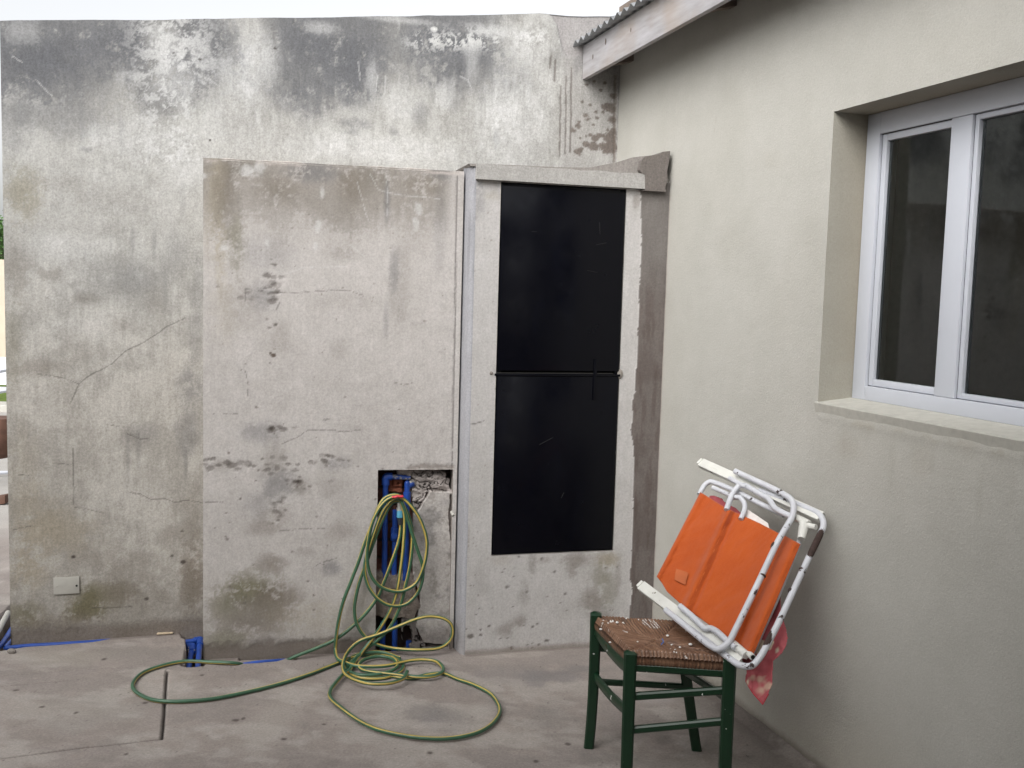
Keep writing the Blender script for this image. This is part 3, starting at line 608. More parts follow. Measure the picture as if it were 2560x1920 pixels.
# tap
tp = empty('tap', np_(995, 1258, -.02), 'limescaled garden tap with a red handle above the coiled hose', 'tap')
m = MB(); m.tube([np_(992, 1248, -.085), np_(994, 1250, .012)], .009, 12); m.tube(fillet([np_(994, 1250, .006), np_(997, 1252, .03), np_(999, 1277, .035)], .012), .0085, 12)
m.sphere(np_(995, 1250, .008), .013); m.tube([np_(994, 1249, .008), np_(994, 1243, .064)], .0055, 10); m.tube([np_(998, 1268, .034), np_(999, 1277, .035)], .0115, 12); m.build('body', M['brass'], tp)
m = MB(); a, b = np_(980, 1243, .066), np_(1008, 1241, .066); m.tube([a, (a*.7+b*.3), (a*.5+b*.5)+np.array([0, 0, .003]), (a*.3+b*.7), b], [.007, .0085, .0075, .0085, .007], 12, True, .7); m.build('handle', M['red'], tp)
# little anchor in the joint
m = MB(); m.tube([CB.hit(1128, 1279, .03), CB.hit(1134, 1289, .045)], [.006, .0075], 8); m.sphere(CB.hit(1130, 1280, .032), .008, (1, 1, .7), 8)
tag(m.build('wall_plug', M['plate']), 'small white wall plug sticking out of the joint right of the niche', 'wall plug')

# ---- meter cupboard
CBL = 0.0; CBR = float((np.array([.64, 4.25, 0])-CB.P0)@CB.d)
DX0, DX1 = CB.st(1240, 930)[0], CB.st(1549, 930)[0]; DZ0, DZ1 = .418, 1.950; DM = 1.178
STRIP_L = [(1590, 478), (1592, 600), (1588, 700), (1584, 820), (1582, 911), (1576, 949), (1577, 985), (1582, 961), (1567, 1012), (1572, 1035), (1565, 1075), (1572, 1105), (1574, 1155), (1570, 1290), (1568, 1396), (1562, 1440), (1570, 1480), (1558, 1560), (1555, 1660)]
def paint_cab(S, Z):
    p = Paint(S, Z, lambda x, y: CB.st(x, y), CB.mpp, (.475, .46, .452), 6)
    film = sst(.5, .7, p.n1); p.c = mix(p.c, TAUPE, film*.10)
    for q in ((1195, 500, 25, 60, GRIME, .35, .6), (1185, 460, 30, 20, GRIME, .35, .5), (1230, 490, 30, 20, YEL, .35, .4), (1180, 600, 8, 120, GRIME, .25, .5), (1200, 1450, 30, 60, TAUPE, .2, .6), (1170, 1360, 6, 60, BROWN, .4, .4),
              (1520, 1400, 40, 26, YEL, .75, .4), (1500, 1440, 30, 40, OLIVE, .5, .5), (1440, 1400, 50, 24, BROWN, .55, .6), (1430, 1430, 20, 22, BROWN, .5, .5), (1480, 1500, 40, 40, BROWN, .6, .5), (1520, 1480, 26, 60, OLIVE, .45, .5), (1500, 1540, 40, 30, TAUPE, .5, .6), (1545, 1450, 12, 60, BROWN, .35, .5),
              (1330, 1410, 14, 40, TAUPE, .5, .7), (1310, 1480, 18, 40, TAUPE, .4, .8), (1300, 1555, 24, 22, BROWN, .55, .6), (1265, 1575, 30, 22, BROWN, .45, .7), (1250, 1400, 40, 20, YEL, .25, .3), (1360, 1400, 30, 12, BROWN, .35, .6), (1590, 1010, 4, 300, GRIME, .1, .3),
              (1590, 500, 16, 30, BROWN, .45, .5)):
        p.blob(q[0], q[1], q[2], q[3], q[4], q[5], 1.0, .7, q[6], .2)
    L = [CB.st(q[0]+11, q[1]) for q in STRIP_L]; top = CB.st(1700, 470)[1]
    poly = L+[(CBR+.3, L[-1][1]), (CBR+.3, 1.99), (L[0][0], 1.99)]
    sm = inpoly(S+.010*(p.n2-.5)+.006*(p.n3-.5), Z+.01*(p.n3-.5), poly).astype(float)
    pk = inpoly(S+.010*(p.n2-.5)+.014, Z, poly).astype(float)
    mc = np.ones(S.shape+(3,))*np.array((.125, .105, .097)); mc = mix(mc, (.17, .15, .14), sst(.4, .6, p.n1)*.6); mc = mix(mc, (.09, .068, .06), sst(.5, .7, p.nv)*.5)
    up = sst(1.4, 1.75, Z); mc = mix(mc, (.20, .19, .18), up*.6)
    p.c = np.where(sm[..., None] > .5, mc, p.c); p.h += sm*.003
    rr = random.Random(8)
    for x, y, w_ in ((1157, 1470, 4), (1267, 1468, 5), (1319, 1480, 4), (1320, 1496, 4), (1319, 1505, 3), (1281, 1517, 3), (1290, 1515, 3), (1231, 1521, 3), (1198, 1522, 3), (1190, 1536, 3), (1223, 1566, 4), (1202, 1575, 3), (1165, 1573, 3), (1202, 1588, 4), (1177, 1591, 7), (1156, 1620, 6), (1250, 1596, 3), (1332, 1567, 4), (1342, 1560, 3), (1318, 1550, 3), (1365, 1510, 3), (1367, 1602, 5), (1278, 1621, 6), (1296, 1391, 4), (1353, 1398, 4), (1385, 1430, 5), (1412, 1485, 4), (1332, 1620, 3), (1349, 1611, 3), (1185, 1463, 2), (1256, 1430, 2), (1245, 1330, 1)):
        k = p.blob(x, y, w_*.8, w_*.7, (.10, .085, .075), .8, 1.6, .4); p.h -= .0015*k
    for y in range(1040, 1260, 12): p.blob(1541-(y-1000)*.03+rr.uniform(-1, 1), y+rr.uniform(-5, 5), 2.6, rr.uniform(2, 5), (.12, .10, .09), .7, .6, .3)
    p.spots(1170, 1400, 1560, 1620, 50, 1.4, (.12, .10, .09), .7, 4)
    p.spots(1170, 480, 1240, 1400, 30, 1.8, (.2, .17, .15), .6, 5)
    p.line([(1160, 1053), (1185, 1060), (1212, 1052)], 1.3, CRACK, .7, .6)
    for x in (1163, 1167): p.line([(x, 470), (x-3, 800), (x-6, 1300)], 2, (.26, .25, .26), .35, 1.5, 0, .5)
    foot = 1-sst(.004, .03, Z+.012*(p.n2-.5)); p.c = mix(p.c, (.20, .16, .13), foot*.6)
    return p
cab = empty('meter_cupboard', CB.pt(0, 0), 'white plastered cupboard with a tall black metal door, beside the cream house', 'cupboard')
DO0, DO1, DOB, DOT = DX0, DX1, DZ0, DZ1
wall_grid('surround', CB, lines((0, DO0, .005), (DO0, DO1, .01), (DO1, CBR+.03, .005)), lines((-.05, DOB, .005), (DOB, DOT, .006), (DOT, 1.99, .005)), lambda s: np.full(s.shape, 1.99), paint_cab, cab, M['plaster'], hole=(DO0, DO1, DOB, DOT), bottom=1)
# rounded left edge and side running back to the shaft
mb = MB(); e0 = CB.pt(0, 0, 0)
_b = BX.hit(1138, 1300) ; prof = [CB.pt(.0, 0, .0003), CB.pt(-.006, 0, -.002), CB.pt(-.012, 0, -.008), CB.pt(-.018, 0, -.018)]
bp = np.array([G(1137, 1623)[0], G(1137, 1623)[1], 0]); prof += [bp*.6+prof[-1]*.4, bp+np.array([-.012, .04, 0])]
zs = np.linspace(-.05, 2.012, 60)
def CTOP(s): return 2.012+.0*s
for a, b in zip(prof[:-1], prof[1:]):
    for z0, z1 in zip(zs[:-1], zs[1:]):
        mb.poly([(b[0], b[1], z0), (a[0], a[1], z0), (a[0], a[1], z1), (b[0], b[1], z1)])
o = mb.build('side', M['plaster'], cab, auto=False)
me = o.data; vs = np.zeros(len(me.vertices)*3, np.float32); me.vertices.foreach_get('co', vs); vs = vs.reshape(-1, 3)
nn = fbm(vs[:, 0]*9, vs[:, 2], 6, 5, 2); cc = mix(np.ones((len(vs), 3))*np.array((.32, .32, .34)), GRIME, sst(.45, .7, nn)*.45*sst(1.2, 2.0, vs[:, 2])); cc = mix(cc, (.25, .22, .2), (1-sst(0, .25, vs[:, 2]))*.35)
a_ = me.color_attributes.new('Col', 'FLOAT_COLOR', 'POINT'); q4 = np.ones((len(vs), 4), np.float32); q4[:, :3] = cc; a_.data.foreach_set('color', q4.ravel())
# cupboard top and lintel band (prisms)
def prism(m, w, outline, o0, o1):
    n = len(outline); A = [w.pt(s, z, o1) for s, z in outline]; B = [w.pt(s, z, o0) for s, z in outline]
    m.poly(A); m.poly(B[::-1])
    for i in range(n): m.poly([A[i], B[i], B[(i+1) % n], A[(i+1) % n]])
lt0, lt1 = 1.953, 2.012
ss = np.linspace(-.004, CB.st(1613, 460)[0], 40)
edge_t = [(s, lt1+.0015*sin(s*40)+(.003*fbm(np.array([s]), np.array([0.]), 30, 3, 1)[0])) for s in ss]
mb = MB(); prism(mb, CB, [(ss[0], lt0), (ss[-1], lt0)]+edge_t[::-1], -.05, .028)
o = mb.build('lintel', M['old'], cab, smooth=False); const_col(o, (.37, .36, .345))
mb = MB()
ptc = [CB.st(x, y, .024) for x, y in ((1601, 476), (1664, 480), (1661, 470), (1668, 450), (1666, 430), (1671, 405), (1674, 378), (1655, 380), (1648, 386), (1612, 391), (1602, 402), (1597, 425), (1604, 434), (1611, 437), (1612, 474))]
prism(mb, CB, ptc[::-1], -.08, .0245+.006)
o = mb.build('cement_patch', M['old'], cab, smooth=False); const_col(o, (.165, .147, .136)); tag(o, 'bare brown cement patch at the right end of the lintel')
mb = MB()
wedge = [CB.st(x, y, -.01) for x, y in ((1175, 416), (1620, 442), (1640, 392), (1610, 391), (1580, 394), (1560, 400), (1535, 408), (1500, 414), (1470, 420), (1400, 419), (1330, 416), (1270, 413), (1170, 410))]
prism(mb, CB, wedge, -.42, .004)
o = mb.build('top_mortar', M['old'], cab, smooth=False); const_col(o, (.27, .25, .235))
# gap between lintel band and the surround, above the door
mb = MB(); mb.wbox(CB, .0, CBR, 1.99, 2.0, -.05, -.004); o = mb.build('top_slab', M['old'], cab, smooth=False); const_col(o, (.35, .33, .3))
# door recess + door leaves
mb = MB(); e = .045
for q in ([(DO0, DOB), (DO0, DOT)], [(DO1, DOB), (DO1, DOT)], [(DO0, DOB), (DO1, DOB)], [(DO0, DOT), (DO1, DOT)]):
    (a, b), (c, d) = q; mb.poly([CB.pt(a, b, .001), CB.pt(c, d, .001), CB.pt(c, d, -e), CB.pt(a, b, -e)])
o = mb.build('door_reveal', M['old'], cab, smooth=False); const_col(o, (.34, .32, .3))
mb = MB(); mb.poly([CB.pt(DO0, DOB, -e), CB.pt(DO1, DOB, -e), CB.pt(DO1, DOT, -e), CB.pt(DO0, DOT, -e)]); mb.build('cupboard_back', M['void'], cab, smooth=False)
g = .003
mb = MB()
for (a, b, c, d) in ((DO0+.001, DO0+.022, DOB+.001, DOT-.001), (DO1-.022, DO1-.001, DOB+.001, DOT-.001), (DO0+.0235, DO1-.0235, DOB+.001, DOB+.020), (DO0+.0235, DO1-.0235, DOT-.016, DOT-.001)):
    mb.wbox(CB, a, b, c, d, -.030, -.006, .001)
mb.build('door_frame', M['black'], cab)
for i, (z0, z1) in enumerate(((DOB+.006, DM-.012), (DM+.012, DOT-.014))):
    mb = MB(); mb.wbox(CB, DO0+.006, DO1-.005, z0, z1, -.0055, .003, .0015)
    d_ = mb.build('door', M['black'], cab)
    if i == 0:
        for (ax, ay, bx_, by) in ((1348, 1112, 1382, 1094), (1403, 1245, 1410, 1231)):
            q = MB(); q.tube([CB.hit(ax, ay, .0033), CB.hit(bx_, by, .0030)], .0006, 6); q.build('scratch', M['scratch'], d_)
    else:
        for (ax, ay, bx_, by) in ((1329, 579, 1342, 579), (1499, 556, 1500, 585), (1468, 676, 1494, 681), (1490, 612, 1516, 607)):
            q = MB(); q.tube([CB.hit(ax, ay, .0033), CB.hit(bx_, by, .0030)], .0006, 6); q.build('scratch', M['scratch'], d_)
mb = MB(); mb.wbox(CB, DO0-.006, DO1+.002, DM-.010, DM-.001, -.004, .006, .001); mb.build('crossbar', M['black'], cab)
mb = MB(); mb.wbox(CB, DO0+.0, DO1-.03, DM+.0005, DM+.004, .0, .0045); mb.build('crossbar_lip', M['scratch'], cab)
mb = MB(); s, _z = CB.st(1488, 900); mb.wbox(CB, s-.008, s+.008, CB.st(1488, 1000)[1], CB.st(1488, 898)[1], .0035, .007, .001); mb.build('latch', M['black'], cab)
mb = MB(); mb.sphere(CB.hit(1550, 935, .0), .012, (1, .5, 1.8), 10); mb.build('crumbled_plaster', M['stone'], cab)
mb = MB(); mb.sphere(CB.hit(1228, 933, .0), .008, (1, .5, 1), 8); mb.build('crumbled_plaster', M['stone'], cab)

# ---- the house: cream wall, window, eave, roof
def rst(x, y, off=0): return RW.st(x, y, off)
WS0 = (rst(2083, 280)[0]+rst(2048, 1005)[0])/2; WZ0, WZ1 = rst(2048, 1005)[1], rst(2083, 280)[1]
WS1 = WS0+1.6; HS0 = -.75; HS1 = 6.2; HTOP = 2.72
house = empty('house', RW.pt(0, 0), 'cream roughcast house side with a white sliding window and corrugated roof edge', 'house')
def paint_house(S, Z):
    p = Paint(S, Z, lambda x, y: RW.st(x, y), RW.mpp, (.425, .415, .382), 5)
    f = fbm(S, Z, 2.2, 5, 2); p.c = mix(p.c, (.395, .383, .345), sst(.45, .7, f)*.4)
    for q in ((2120, 1120, 60, 40, .25), (2300, 1150, 60, 60, .25), (2420, 1120, 30, 40, .3), (2000, 1200, 200, 60, .12), (1790, 300, 3, 10, .5), (1786, 325, 3, 6, .6), (1660, 400, 8, 30, .4), (1930, 400, 60, 30, .12)):
        p.blob(q[0], q[1], q[2], q[3], (.34, .31, .26), q[4], 1, .7, .3)
    for x, y0, y1, a_ in ((2110, 1045, 1160, .35), (2230, 1075, 1230, .4), (2330, 1100, 1220, .3), (2450, 1130, 1330, .4), (2530, 1150, 1300, .3), (2170, 1050, 1110, .3)):
        p.blob(x, (y0+y1)/2, 14, (y1-y0)/2, (.27, .25, .205), a_*.45, 1, .9, .5, .5)
    dr = (1-sst(.0, .34, Z+.18*(p.n1-.5)))
    p.c = mix(p.c, (.30, .265, .20), dr*.35)
    foot = 1-sst(.012, .05, Z+.03*(p.n2-.5)); p.c = mix(p.c, (.17, .15, .125), foot*.8)
    # ragged line where the cement strip was keyed
    strip = (1-sst(.006, .016, np.abs(S-.0)+.012*(p.n3-.5)))*(Z < 1.95); p.c = mix(p.c, (.30, .26, .235), strip*.7)
    c_ = (1-sst(.004, .014, np.abs(S+.55)))*0; 
    j = fbm(S, Z, 9, 4, 3); p.h += .0016*(j-.5)
    # crumbly arris under the sill
    sl_ = np.exp(-((Z-(WZ0-.045-.01*(p.n1-.5)))/.012)**2)*(S > WS0); p.h += .003*sl_*p.n2; p.c = mix(p.c, (.36, .34, .29), sl_*sst(.5, .6, p.n2)*.6)
    return p
wall_grid('wall', RW, lines((HS0, WS0, .007), (WS0, WS0+1.05, .01), (WS0+1.05, WS1, .1), (WS1, HS1, .15)), lines((-.05, WZ0, .008), (WZ0, WZ1, .008), (WZ1, HTOP, .008)), lambda s: np.full(s.shape, HTOP), paint_house, house, M['cream'], hole=(WS0, WS1, WZ0, WZ1), bottom=1, relief=.6)
# reveals
RD = .125
def strip_quad(m, a, b, c, d, n=24):
    a, b, c, d = map(np.array, (a, b, c, d))
    for i in range(n):
        t0, t1 = i/n, (i+1)/n; m.poly([a+(b-a)*t0, a+(b-a)*t1, d+(c-d)*t1, d+(c-d)*t0])
mb = MB()
strip_quad(mb, RW.pt(WS0, WZ0, .001), RW.pt(WS0, WZ1, .001), RW.pt(WS0, WZ1, -RD-.05), RW.pt(WS0, WZ0, -RD-.05))
strip_quad(mb, RW.pt(WS1, WZ0, .001), RW.pt(WS1, WZ1, .001), RW.pt(WS1, WZ1, -RD-.05), RW.pt(WS1, WZ0, -RD-.05))
strip_quad(mb, RW.pt(WS0, WZ1, .001), RW.pt(WS1, WZ1, .001), RW.pt(WS1, WZ1, -RD-.05), RW.pt(WS0, WZ1, -RD-.05))
o = mb.build('window_reveal', M['cream'], house, smooth=False)
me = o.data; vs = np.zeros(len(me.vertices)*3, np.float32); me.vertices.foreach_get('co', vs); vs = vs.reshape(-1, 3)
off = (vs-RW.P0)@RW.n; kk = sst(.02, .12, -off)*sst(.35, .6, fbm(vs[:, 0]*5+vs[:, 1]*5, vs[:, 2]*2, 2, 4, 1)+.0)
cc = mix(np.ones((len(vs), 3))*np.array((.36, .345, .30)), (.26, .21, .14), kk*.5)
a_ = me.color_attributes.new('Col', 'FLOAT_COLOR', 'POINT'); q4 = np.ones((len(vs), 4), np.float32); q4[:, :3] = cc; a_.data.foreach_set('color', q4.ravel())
# sloping cement sill with ragged front edge
mb = MB(); n = 120; ss = np.linspace(WS0-.012, WS1, n); fz = .004*(fbm(ss, ss*0, 9, 5, 2)-.5)*2
for i in range(n-1):
    a, b = ss[i], ss[i+1]; za, zb = WZ0+.000, WZ0+.000; ra, rb = -.032+2.2*fz[i], -.032+2.2*fz[i+1]
    mb.poly([RW.pt(a, za, .004), RW.pt(b, zb, .004), RW.pt(b, WZ0+.013, -RD), RW.pt(a, WZ0+.013, -RD)])
    mb.poly([RW.pt(a, za+ra, .0), RW.pt(b, zb+rb, .0), RW.pt(b, zb-.004, .0055), RW.pt(a, za-.004, .0055)]); mb.poly([RW.pt(a, za-.004, .0055), RW.pt(b, zb-.004, .0055), RW.pt(b, zb, .004), RW.pt(a, za, .004)])
mb.build('sill', M['sill'], house)
# window
FO = -RD; z0, z1 = WZ0+.013, WZ1; 
win = MB(); s0 = WS0+.002; s1 = WS1-.002
fw = .062
for (a, b, c, d) in ((s0, s0+fw, z0, z1-.001), (s1-fw, s1, z0, z1-.001), (s0+fw+.0005, s1-fw-.0005, z0, z0+.045), (s0+fw+.0005, s1-fw-.0005, z1-.068, z1-.001)):
    win.wbox(RW, a, b, c, d, FO-.07, FO, .002)
win = win.build('window', M['pvc'], house)
iz0, iz1 = z0+.045, z1-.068; sa = s0+fw; 
ml = rst(2365, 500, FO)[0]; mr = rst(2416, 500, FO)[0]
def sash(name, a, b, o, w_=.022, wr=None):
    m = MB(); wr = wr or w_
    for (p_, q_, c, d) in ((a, a+w_, iz0+.002, iz1-.002), (b-wr, b, iz0+.002, iz1-.002), (a+w_+.0004, b-wr-.0004, iz0+.002, iz0+.002+w_), (a+w_+.0004, b-wr-.0004, iz1-.002-w_, iz1-.002)):
        m.wbox(RW, p_, q_, c, d, o-.022, o, .0018)
    s_ = m.build(name, M['pvc'], win)
    return s_
sash('sash', sa+.003, ml+.001, FO-.010, .021, .004)
m = MB(); m.wbox(RW, ml, mr, iz0+.001, iz1-.001, FO-.03, FO-.002, .002); m.build('mullion', M['pvc'], win)
sash('sash', mr+.0020, s1-fw-.003, FO-.011, .015)
for (a, b, o_) in ((sa+.020, ml, FO-.022), (mr+.017, s1-fw-.012, FO-.024)):
    m = MB(); m.poly([RW.pt(a, iz0+.02, o_), RW.pt(b, iz0+.02, o_), RW.pt(b, iz1-.02, o_), RW.pt(a, iz1-.02, o_)]); m.build('pane', M['glass'], win, smooth=False)
m = MB()  # solid black strips painted as the shade in the gaps beside the sashes
for (a, b, c, d) in ((sa-.0, sa+.0035, iz0, iz1), (mr-.0, mr+.0024, iz0, iz1)): m.wbox(RW, a, b, c, d, FO-.05, FO-.012)
m.wbox(RW, sa+.0036, ml-.001, iz1-.0022, iz1+.001, FO-.05, FO-.006)
m.build('gap_strip', M['gap_strip'], win, smooth=False)
# dark room behind the glass
mb = MB(); r0, r1 = -.21, -3.2
for q in ([(WS0-.8, -.05), (WS1+1, -.05)], [(WS1+1, 2.5), (WS0-.8, 2.5)]):
    (a, za), (b, zb) = q; mb.poly([RW.pt(a, za, r0), RW.pt(b, zb, r0), RW.pt(b, zb, r1), RW.pt(a, za, r1)])
mb.poly([RW.pt(WS0-.8, -.05, r1), RW.pt(WS1+1, -.05, r1), RW.pt(WS1+1, 2.5, r1), RW.pt(WS0-.8, 2.5, r1)])
for s in (WS0-.8, WS1+1): mb.poly([RW.pt(s, -.05, r0), RW.pt(s, 2.5, r0), RW.pt(s, 2.5, r1), RW.pt(s, -.05, r1)])
for (a, b, c, d) in ((WS0-.8, WS0, -.05, 2.5), (WS1, WS1+1, -.05, 2.5), (WS0, WS1, -.05, WZ0), (WS0, WS1, WZ1, 2.5)):
    mb.poly([RW.pt(a, c, r0), RW.pt(b, c, r0), RW.pt(b, d, r0), RW.pt(a, d, r0)])
mb.build('room', flat_mat('dim_room_paint', (.10, .095, .09), .9), house, smooth=False)

# eave: fascia, corrugated sheet, rafters
ez0, ez1 = 2.502, 2.655
FP = BW.hit(1455, 199); fo = float((FP-RW.P0)@RW.n); fs0 = float((FP-RW.P0)@RW.d)
rise = .035/1.2
mb = MB(); th = .022
NSEG = 60
def fz_(s): return .012*(s-fs0)
mb.hexa([RW.pt(fs0+.004, ez0, fo-th), RW.pt(HS1, ez0+fz_(HS1), fo-th), RW.pt(HS1, ez0+fz_(HS1), fo), RW.pt(fs0+.004, ez0, fo), RW.pt(fs0+.004, ez1, fo-th), RW.pt(HS1, ez1+fz_(HS1), fo-th), RW.pt(HS1, ez1+fz_(HS1), fo), RW.pt(fs0+.004, ez1, fo)], .002)
mb.build('fascia_board', M['timber'], house)
for (x, y, w_, h_) in ((1514, 104, 6, 9), (1577, 75, 4, 5), (1482, 142, 5, 5)):
    m = MB(); c = np.array(ray(x, y)); P_ = RW.hit(x, y, fo); mpp = .0017
    m.sphere(P_, .001*w_*1.7, (.25, 1, 1.4), 12); m.build('knot', M['timber_dark'], house)
pitch = .25
mb = MB(); ca, cd = .0125, .067
u = np.arange(fs0-.03, HS1, .0063); v = np.linspace(fo+.05, -3.0, 30)
U, V_ = np.meshgrid(u, v, indexing='ij')
tri = 2*np.abs(((U/cd) % 1)-.5)*2-1
Zr = ez1+.016+ .012*(U-fs0) + (fo-V_)*pitch + ca*tri
P = np.stack([RW.P0[0]+RW.d[0]*U+RW.n[0]*V_, RW.P0[1]+RW.d[1]*U+RW.n[1]*V_, Zr], -1)
rme = np_mesh('roof_sheet', P.reshape(-1, 3), grid_idx(len(u), len(v)))
ro_ = link('roof_sheet', rme, M['zinc'], house)
sm = ro_.modifiers.new('thickness', 'SOLIDIFY'); sm.thickness = .0015
for s in np.arange(fs0+.10, HS1, .9):
    m = MB(); a, b = fo-th-.002, -.1; zz0 = ez0+.01+.012*(s-fs0)
    m.hexa([RW.pt(s, zz0+.02, a), RW.pt(s+.05, zz0+.02, a), RW.pt(s+.05, zz0+.02+(a-b)*pitch, b), RW.pt(s, zz0+.02+(a-b)*pitch, b),
            RW.pt(s, zz0+.10, a), RW.pt(s+.05, zz0+.10, a), RW.pt(s+.05, zz0+.10+(a-b)*pitch, b), RW.pt(s, zz0+.10+(a-b)*pitch, b)])
    m.build('rafter', M['timber_dark'], house)
mb = MB(); mb.hexa([RW.pt(-.6, 2.70, 0), RW.pt(HS1, 2.70, 0), RW.pt(HS1, 2.70, -.2), RW.pt(-.6, 2.70, -.2), RW.pt(-.6, 2.86, 0), RW.pt(HS1, 2.86, 0), RW.pt(HS1, 2.86, -.2), RW.pt(-.6, 2.86, -.2)]); mb.build('wall_plate', M['timber_dark'], house)

# unseen slab and walls added out of view to shade the lower courtyard
PY, PD, PZ, PXL, LW = 1.75, 1.3, 2.6, -2.5, 2.3
mb = MB(); mb.hexa([(PXL, -4, PZ), (2.2, -4, PZ), (1.75, PY-PD, PZ), (PXL, PY, PZ), (PXL, -4, PZ+.15), (2.2, -4, PZ+.15), (1.75, PY-PD, PZ+.15), (PXL, PY, PZ+.15)])
mb.hexa([(-3.6, -4, -.1), (-3.4, -4, -.1), (-3.4, 3, -.1), (-3.6, 3, -.1), (-3.6, -4, LW), (-3.4, -4, LW), (-3.4, 3, LW), (-3.6, 3, LW)])
mb.hexa([(-3.6, -4.2, -.1), (2.2, -4.2, -.1), (2.2, -4.0, -.1), (-3.6, -4.0, -.1), (-3.6, -4.2, 2.7), (2.2, -4.2, 2.7), (2.2, -4.0, 2.7), (-3.6, -4.0, 2.7)])
mb.build('shade_blockers', M['sill'], house, smooth=False)
# ------------------------------------------------------------------ ground
PIT = [G(*q)[:2] for q in ((450, 1584), (456, 1594), (464, 1598), (466, 1616), (461, 1628), (460, 1646), (452, 1664), (471, 1668), (487, 1667), (508, 1665), (518, 1655), (530, 1640), (530, 1560), (450, 1560))]
PIT2 = [G(*q)[:2] for q in ((-60, 1600), (34, 1505), (60, 1500), (60, 1618), (30, 1622), (4, 1627), (-60, 1640))]
def ground_fn(X, Y):
    n1 = fbm(X, Y, 1.6, 5, 1); n2 = fbm(X, Y, 9, 5, 2); n3 = fbm(X, Y, 40, 4, 3, .65); nb = fbm(X*.6+Y, Y-X*.3, 5, 4, 5)
    far = np.hypot(X, Y)
    c = np.ones(X.shape+(3,))*np.array((.245, .216, .20)); z = .004*(n1-.5)+.0015*(n2-.5)
    c = mix(c, (.33, .30, .275), sst(.44, .60, nb)*.85); c = mix(c, (.165, .14, .13), sst(.48, .62, n1*.5+n2*.5)*.6)
    c = mix(c, (.30, .262, .238), sst(.5, .62, n2)*.4); c *= (.90+.2*n3)[..., None]
    near = far < 6
    def L(px): return [tuple(G(*q)[:2]) for q in px]
    def ln(px, w_, dep, col, a=.9, j=1.0):
        nonlocal c, z
        D = dline(X+.006*j*(n2-.5), Y+.006*j*(n3-.5), L(px)); k = (1-sst(w_*.45, w_*1.2, D))*near
        c = mix(c, col, k*a); z = z-dep*k
    ln([(418, 1676), (414, 1720), (410, 1790), (405, 1848)], .0055, .018, (.03, .025, .022), .95, .6)
    ln([(405, 1848), (200, 1870), (0, 1896), (-150, 1912)], .0048, .012, (.045, .038, .034), .95, .8)
    ln([(0, 1716), (100, 1707), (200, 1697)], .002, .003, (.12, .10, .09), .7, 1)
    ln([(0, 1690), (230, 1672), (330, 1668)], .0022, .002, (.15, .13, .12), .4, 2)
    ln([(300, 1600), (230, 1640), (330, 1650)], .003, 0, (.16, .14, .13), .0)
    ln([(780, 1690), (815, 1710), (822, 1725)], .0012, 0, (.12, .10, .09), .6)
    # raised smoother trowel marks on the left slab, darker grey blotches in the middle and on the right
    def bl(x, y, rx, ry, col, a, rg=1.0):
        nonlocal c
        g_ = G(x, y); m = g_[1]/F; my = m*hypot(1.5, g_[1])/1.5
        q = np.hypot((X-g_[0])/(rx*m), (Y-g_[1])/(ry*my))+rg*(.5*n2+.3*n3+.2*n1-.5)*2
        c = mix(c, col, (1-sst(.4, 1.4, q))*a*near)
    for q in ((150, 1640, 150, 20, (.30, .275, .24), .5), (330, 1630, 90, 20, (.22, .20, .185), .4), (200, 1780, 180, 50, (.30, .28, .255), .4), (700, 1790, 60, 40, (.33, .30, .27), .5), (640, 1850, 70, 40, (.32, .29, .265), .4), (560, 1760, 90, 30, (.22, .195, .18), .3),
              (1060, 1780, 60, 20, (.17, .155, .15), .55), (1110, 1800, 60, 30, (.19, .175, .17), .5), (1010, 1830, 30, 15, (.18, .16, .15), .3), (1380, 1690, 70, 14, (.175, .16, .16), .7), (1340, 1705, 30, 12, (.185, .17, .17), .6), (1460, 1672, 60, 8, (.18, .165, .16), .6), (1260, 1690, 80, 20, (.21, .195, .19), .35),
              (1180, 1770, 60, 15, (.31, .285, .26), .5), (1100, 1815, 90, 8, (.34, .31, .285), .5), (1370, 1790, 70, 40, (.21, .195, .185), .35), (1660, 1850, 30, 14, (.12, .10, .095), .5), (1650, 1750, 60, 12, (.33, .31, .30), .4), (900, 1880, 120, 30, (.22, .19, .175), .3),
              (1640, 1830, 60, 16, (.14, .12, .11), .35), (760, 1700, 80, 14, (.21, .18, .165), .35), (1200, 1650, 80, 12, (.31, .275, .25), .35), (1560, 1900, 120, 20, (.18, .165, .155), .35), (1780, 1860, 50, 20, (.15, .14, .13), .4)):
        bl(*q)
    rr = random.Random(3)
    for (x, y) in ((190, 1782), (260, 1648), (505, 1688), (608, 1796), (315, 1885), (590, 1800), (710, 1848), (810, 1811), (1075, 1882), (1340, 1903), (40, 1725), (363, 1757), (738, 1649), (105, 1767), (930, 1700), (1420, 1860)):
        bl(x, y, rr.uniform(5, 9), rr.uniform(2.5, 4), (.07, .055, .05), .85, .6)
    for i in range(90): bl(rr.uniform(0, 1750), rr.uniform(1660, 1915), rr.uniform(1.2, 3), rr.uniform(1, 2), (.09, .075, .07), .6, .5)
    # rough dirty fillet along the house foot
    dw = (X-.64)*(-RW.n[0])+(Y-4.25)*(-RW.n[1]); dist = -dw
    k = (1-sst(.03, .12, dist+.06*(n2-.5)+.05*(n1-.5)))*near*(dist > -.3)
    c = mix(c, (.105, .085, .075), k*.75*sst(.35, .55, n2)); z += .018*(1-sst(.0, .05, dist))*near*(.6+.8*n2)
    k = (1-sst(.10, .26, dist+.2*(n2-.5)))*near; c = mix(c, (.13, .115, .105), k*.5)
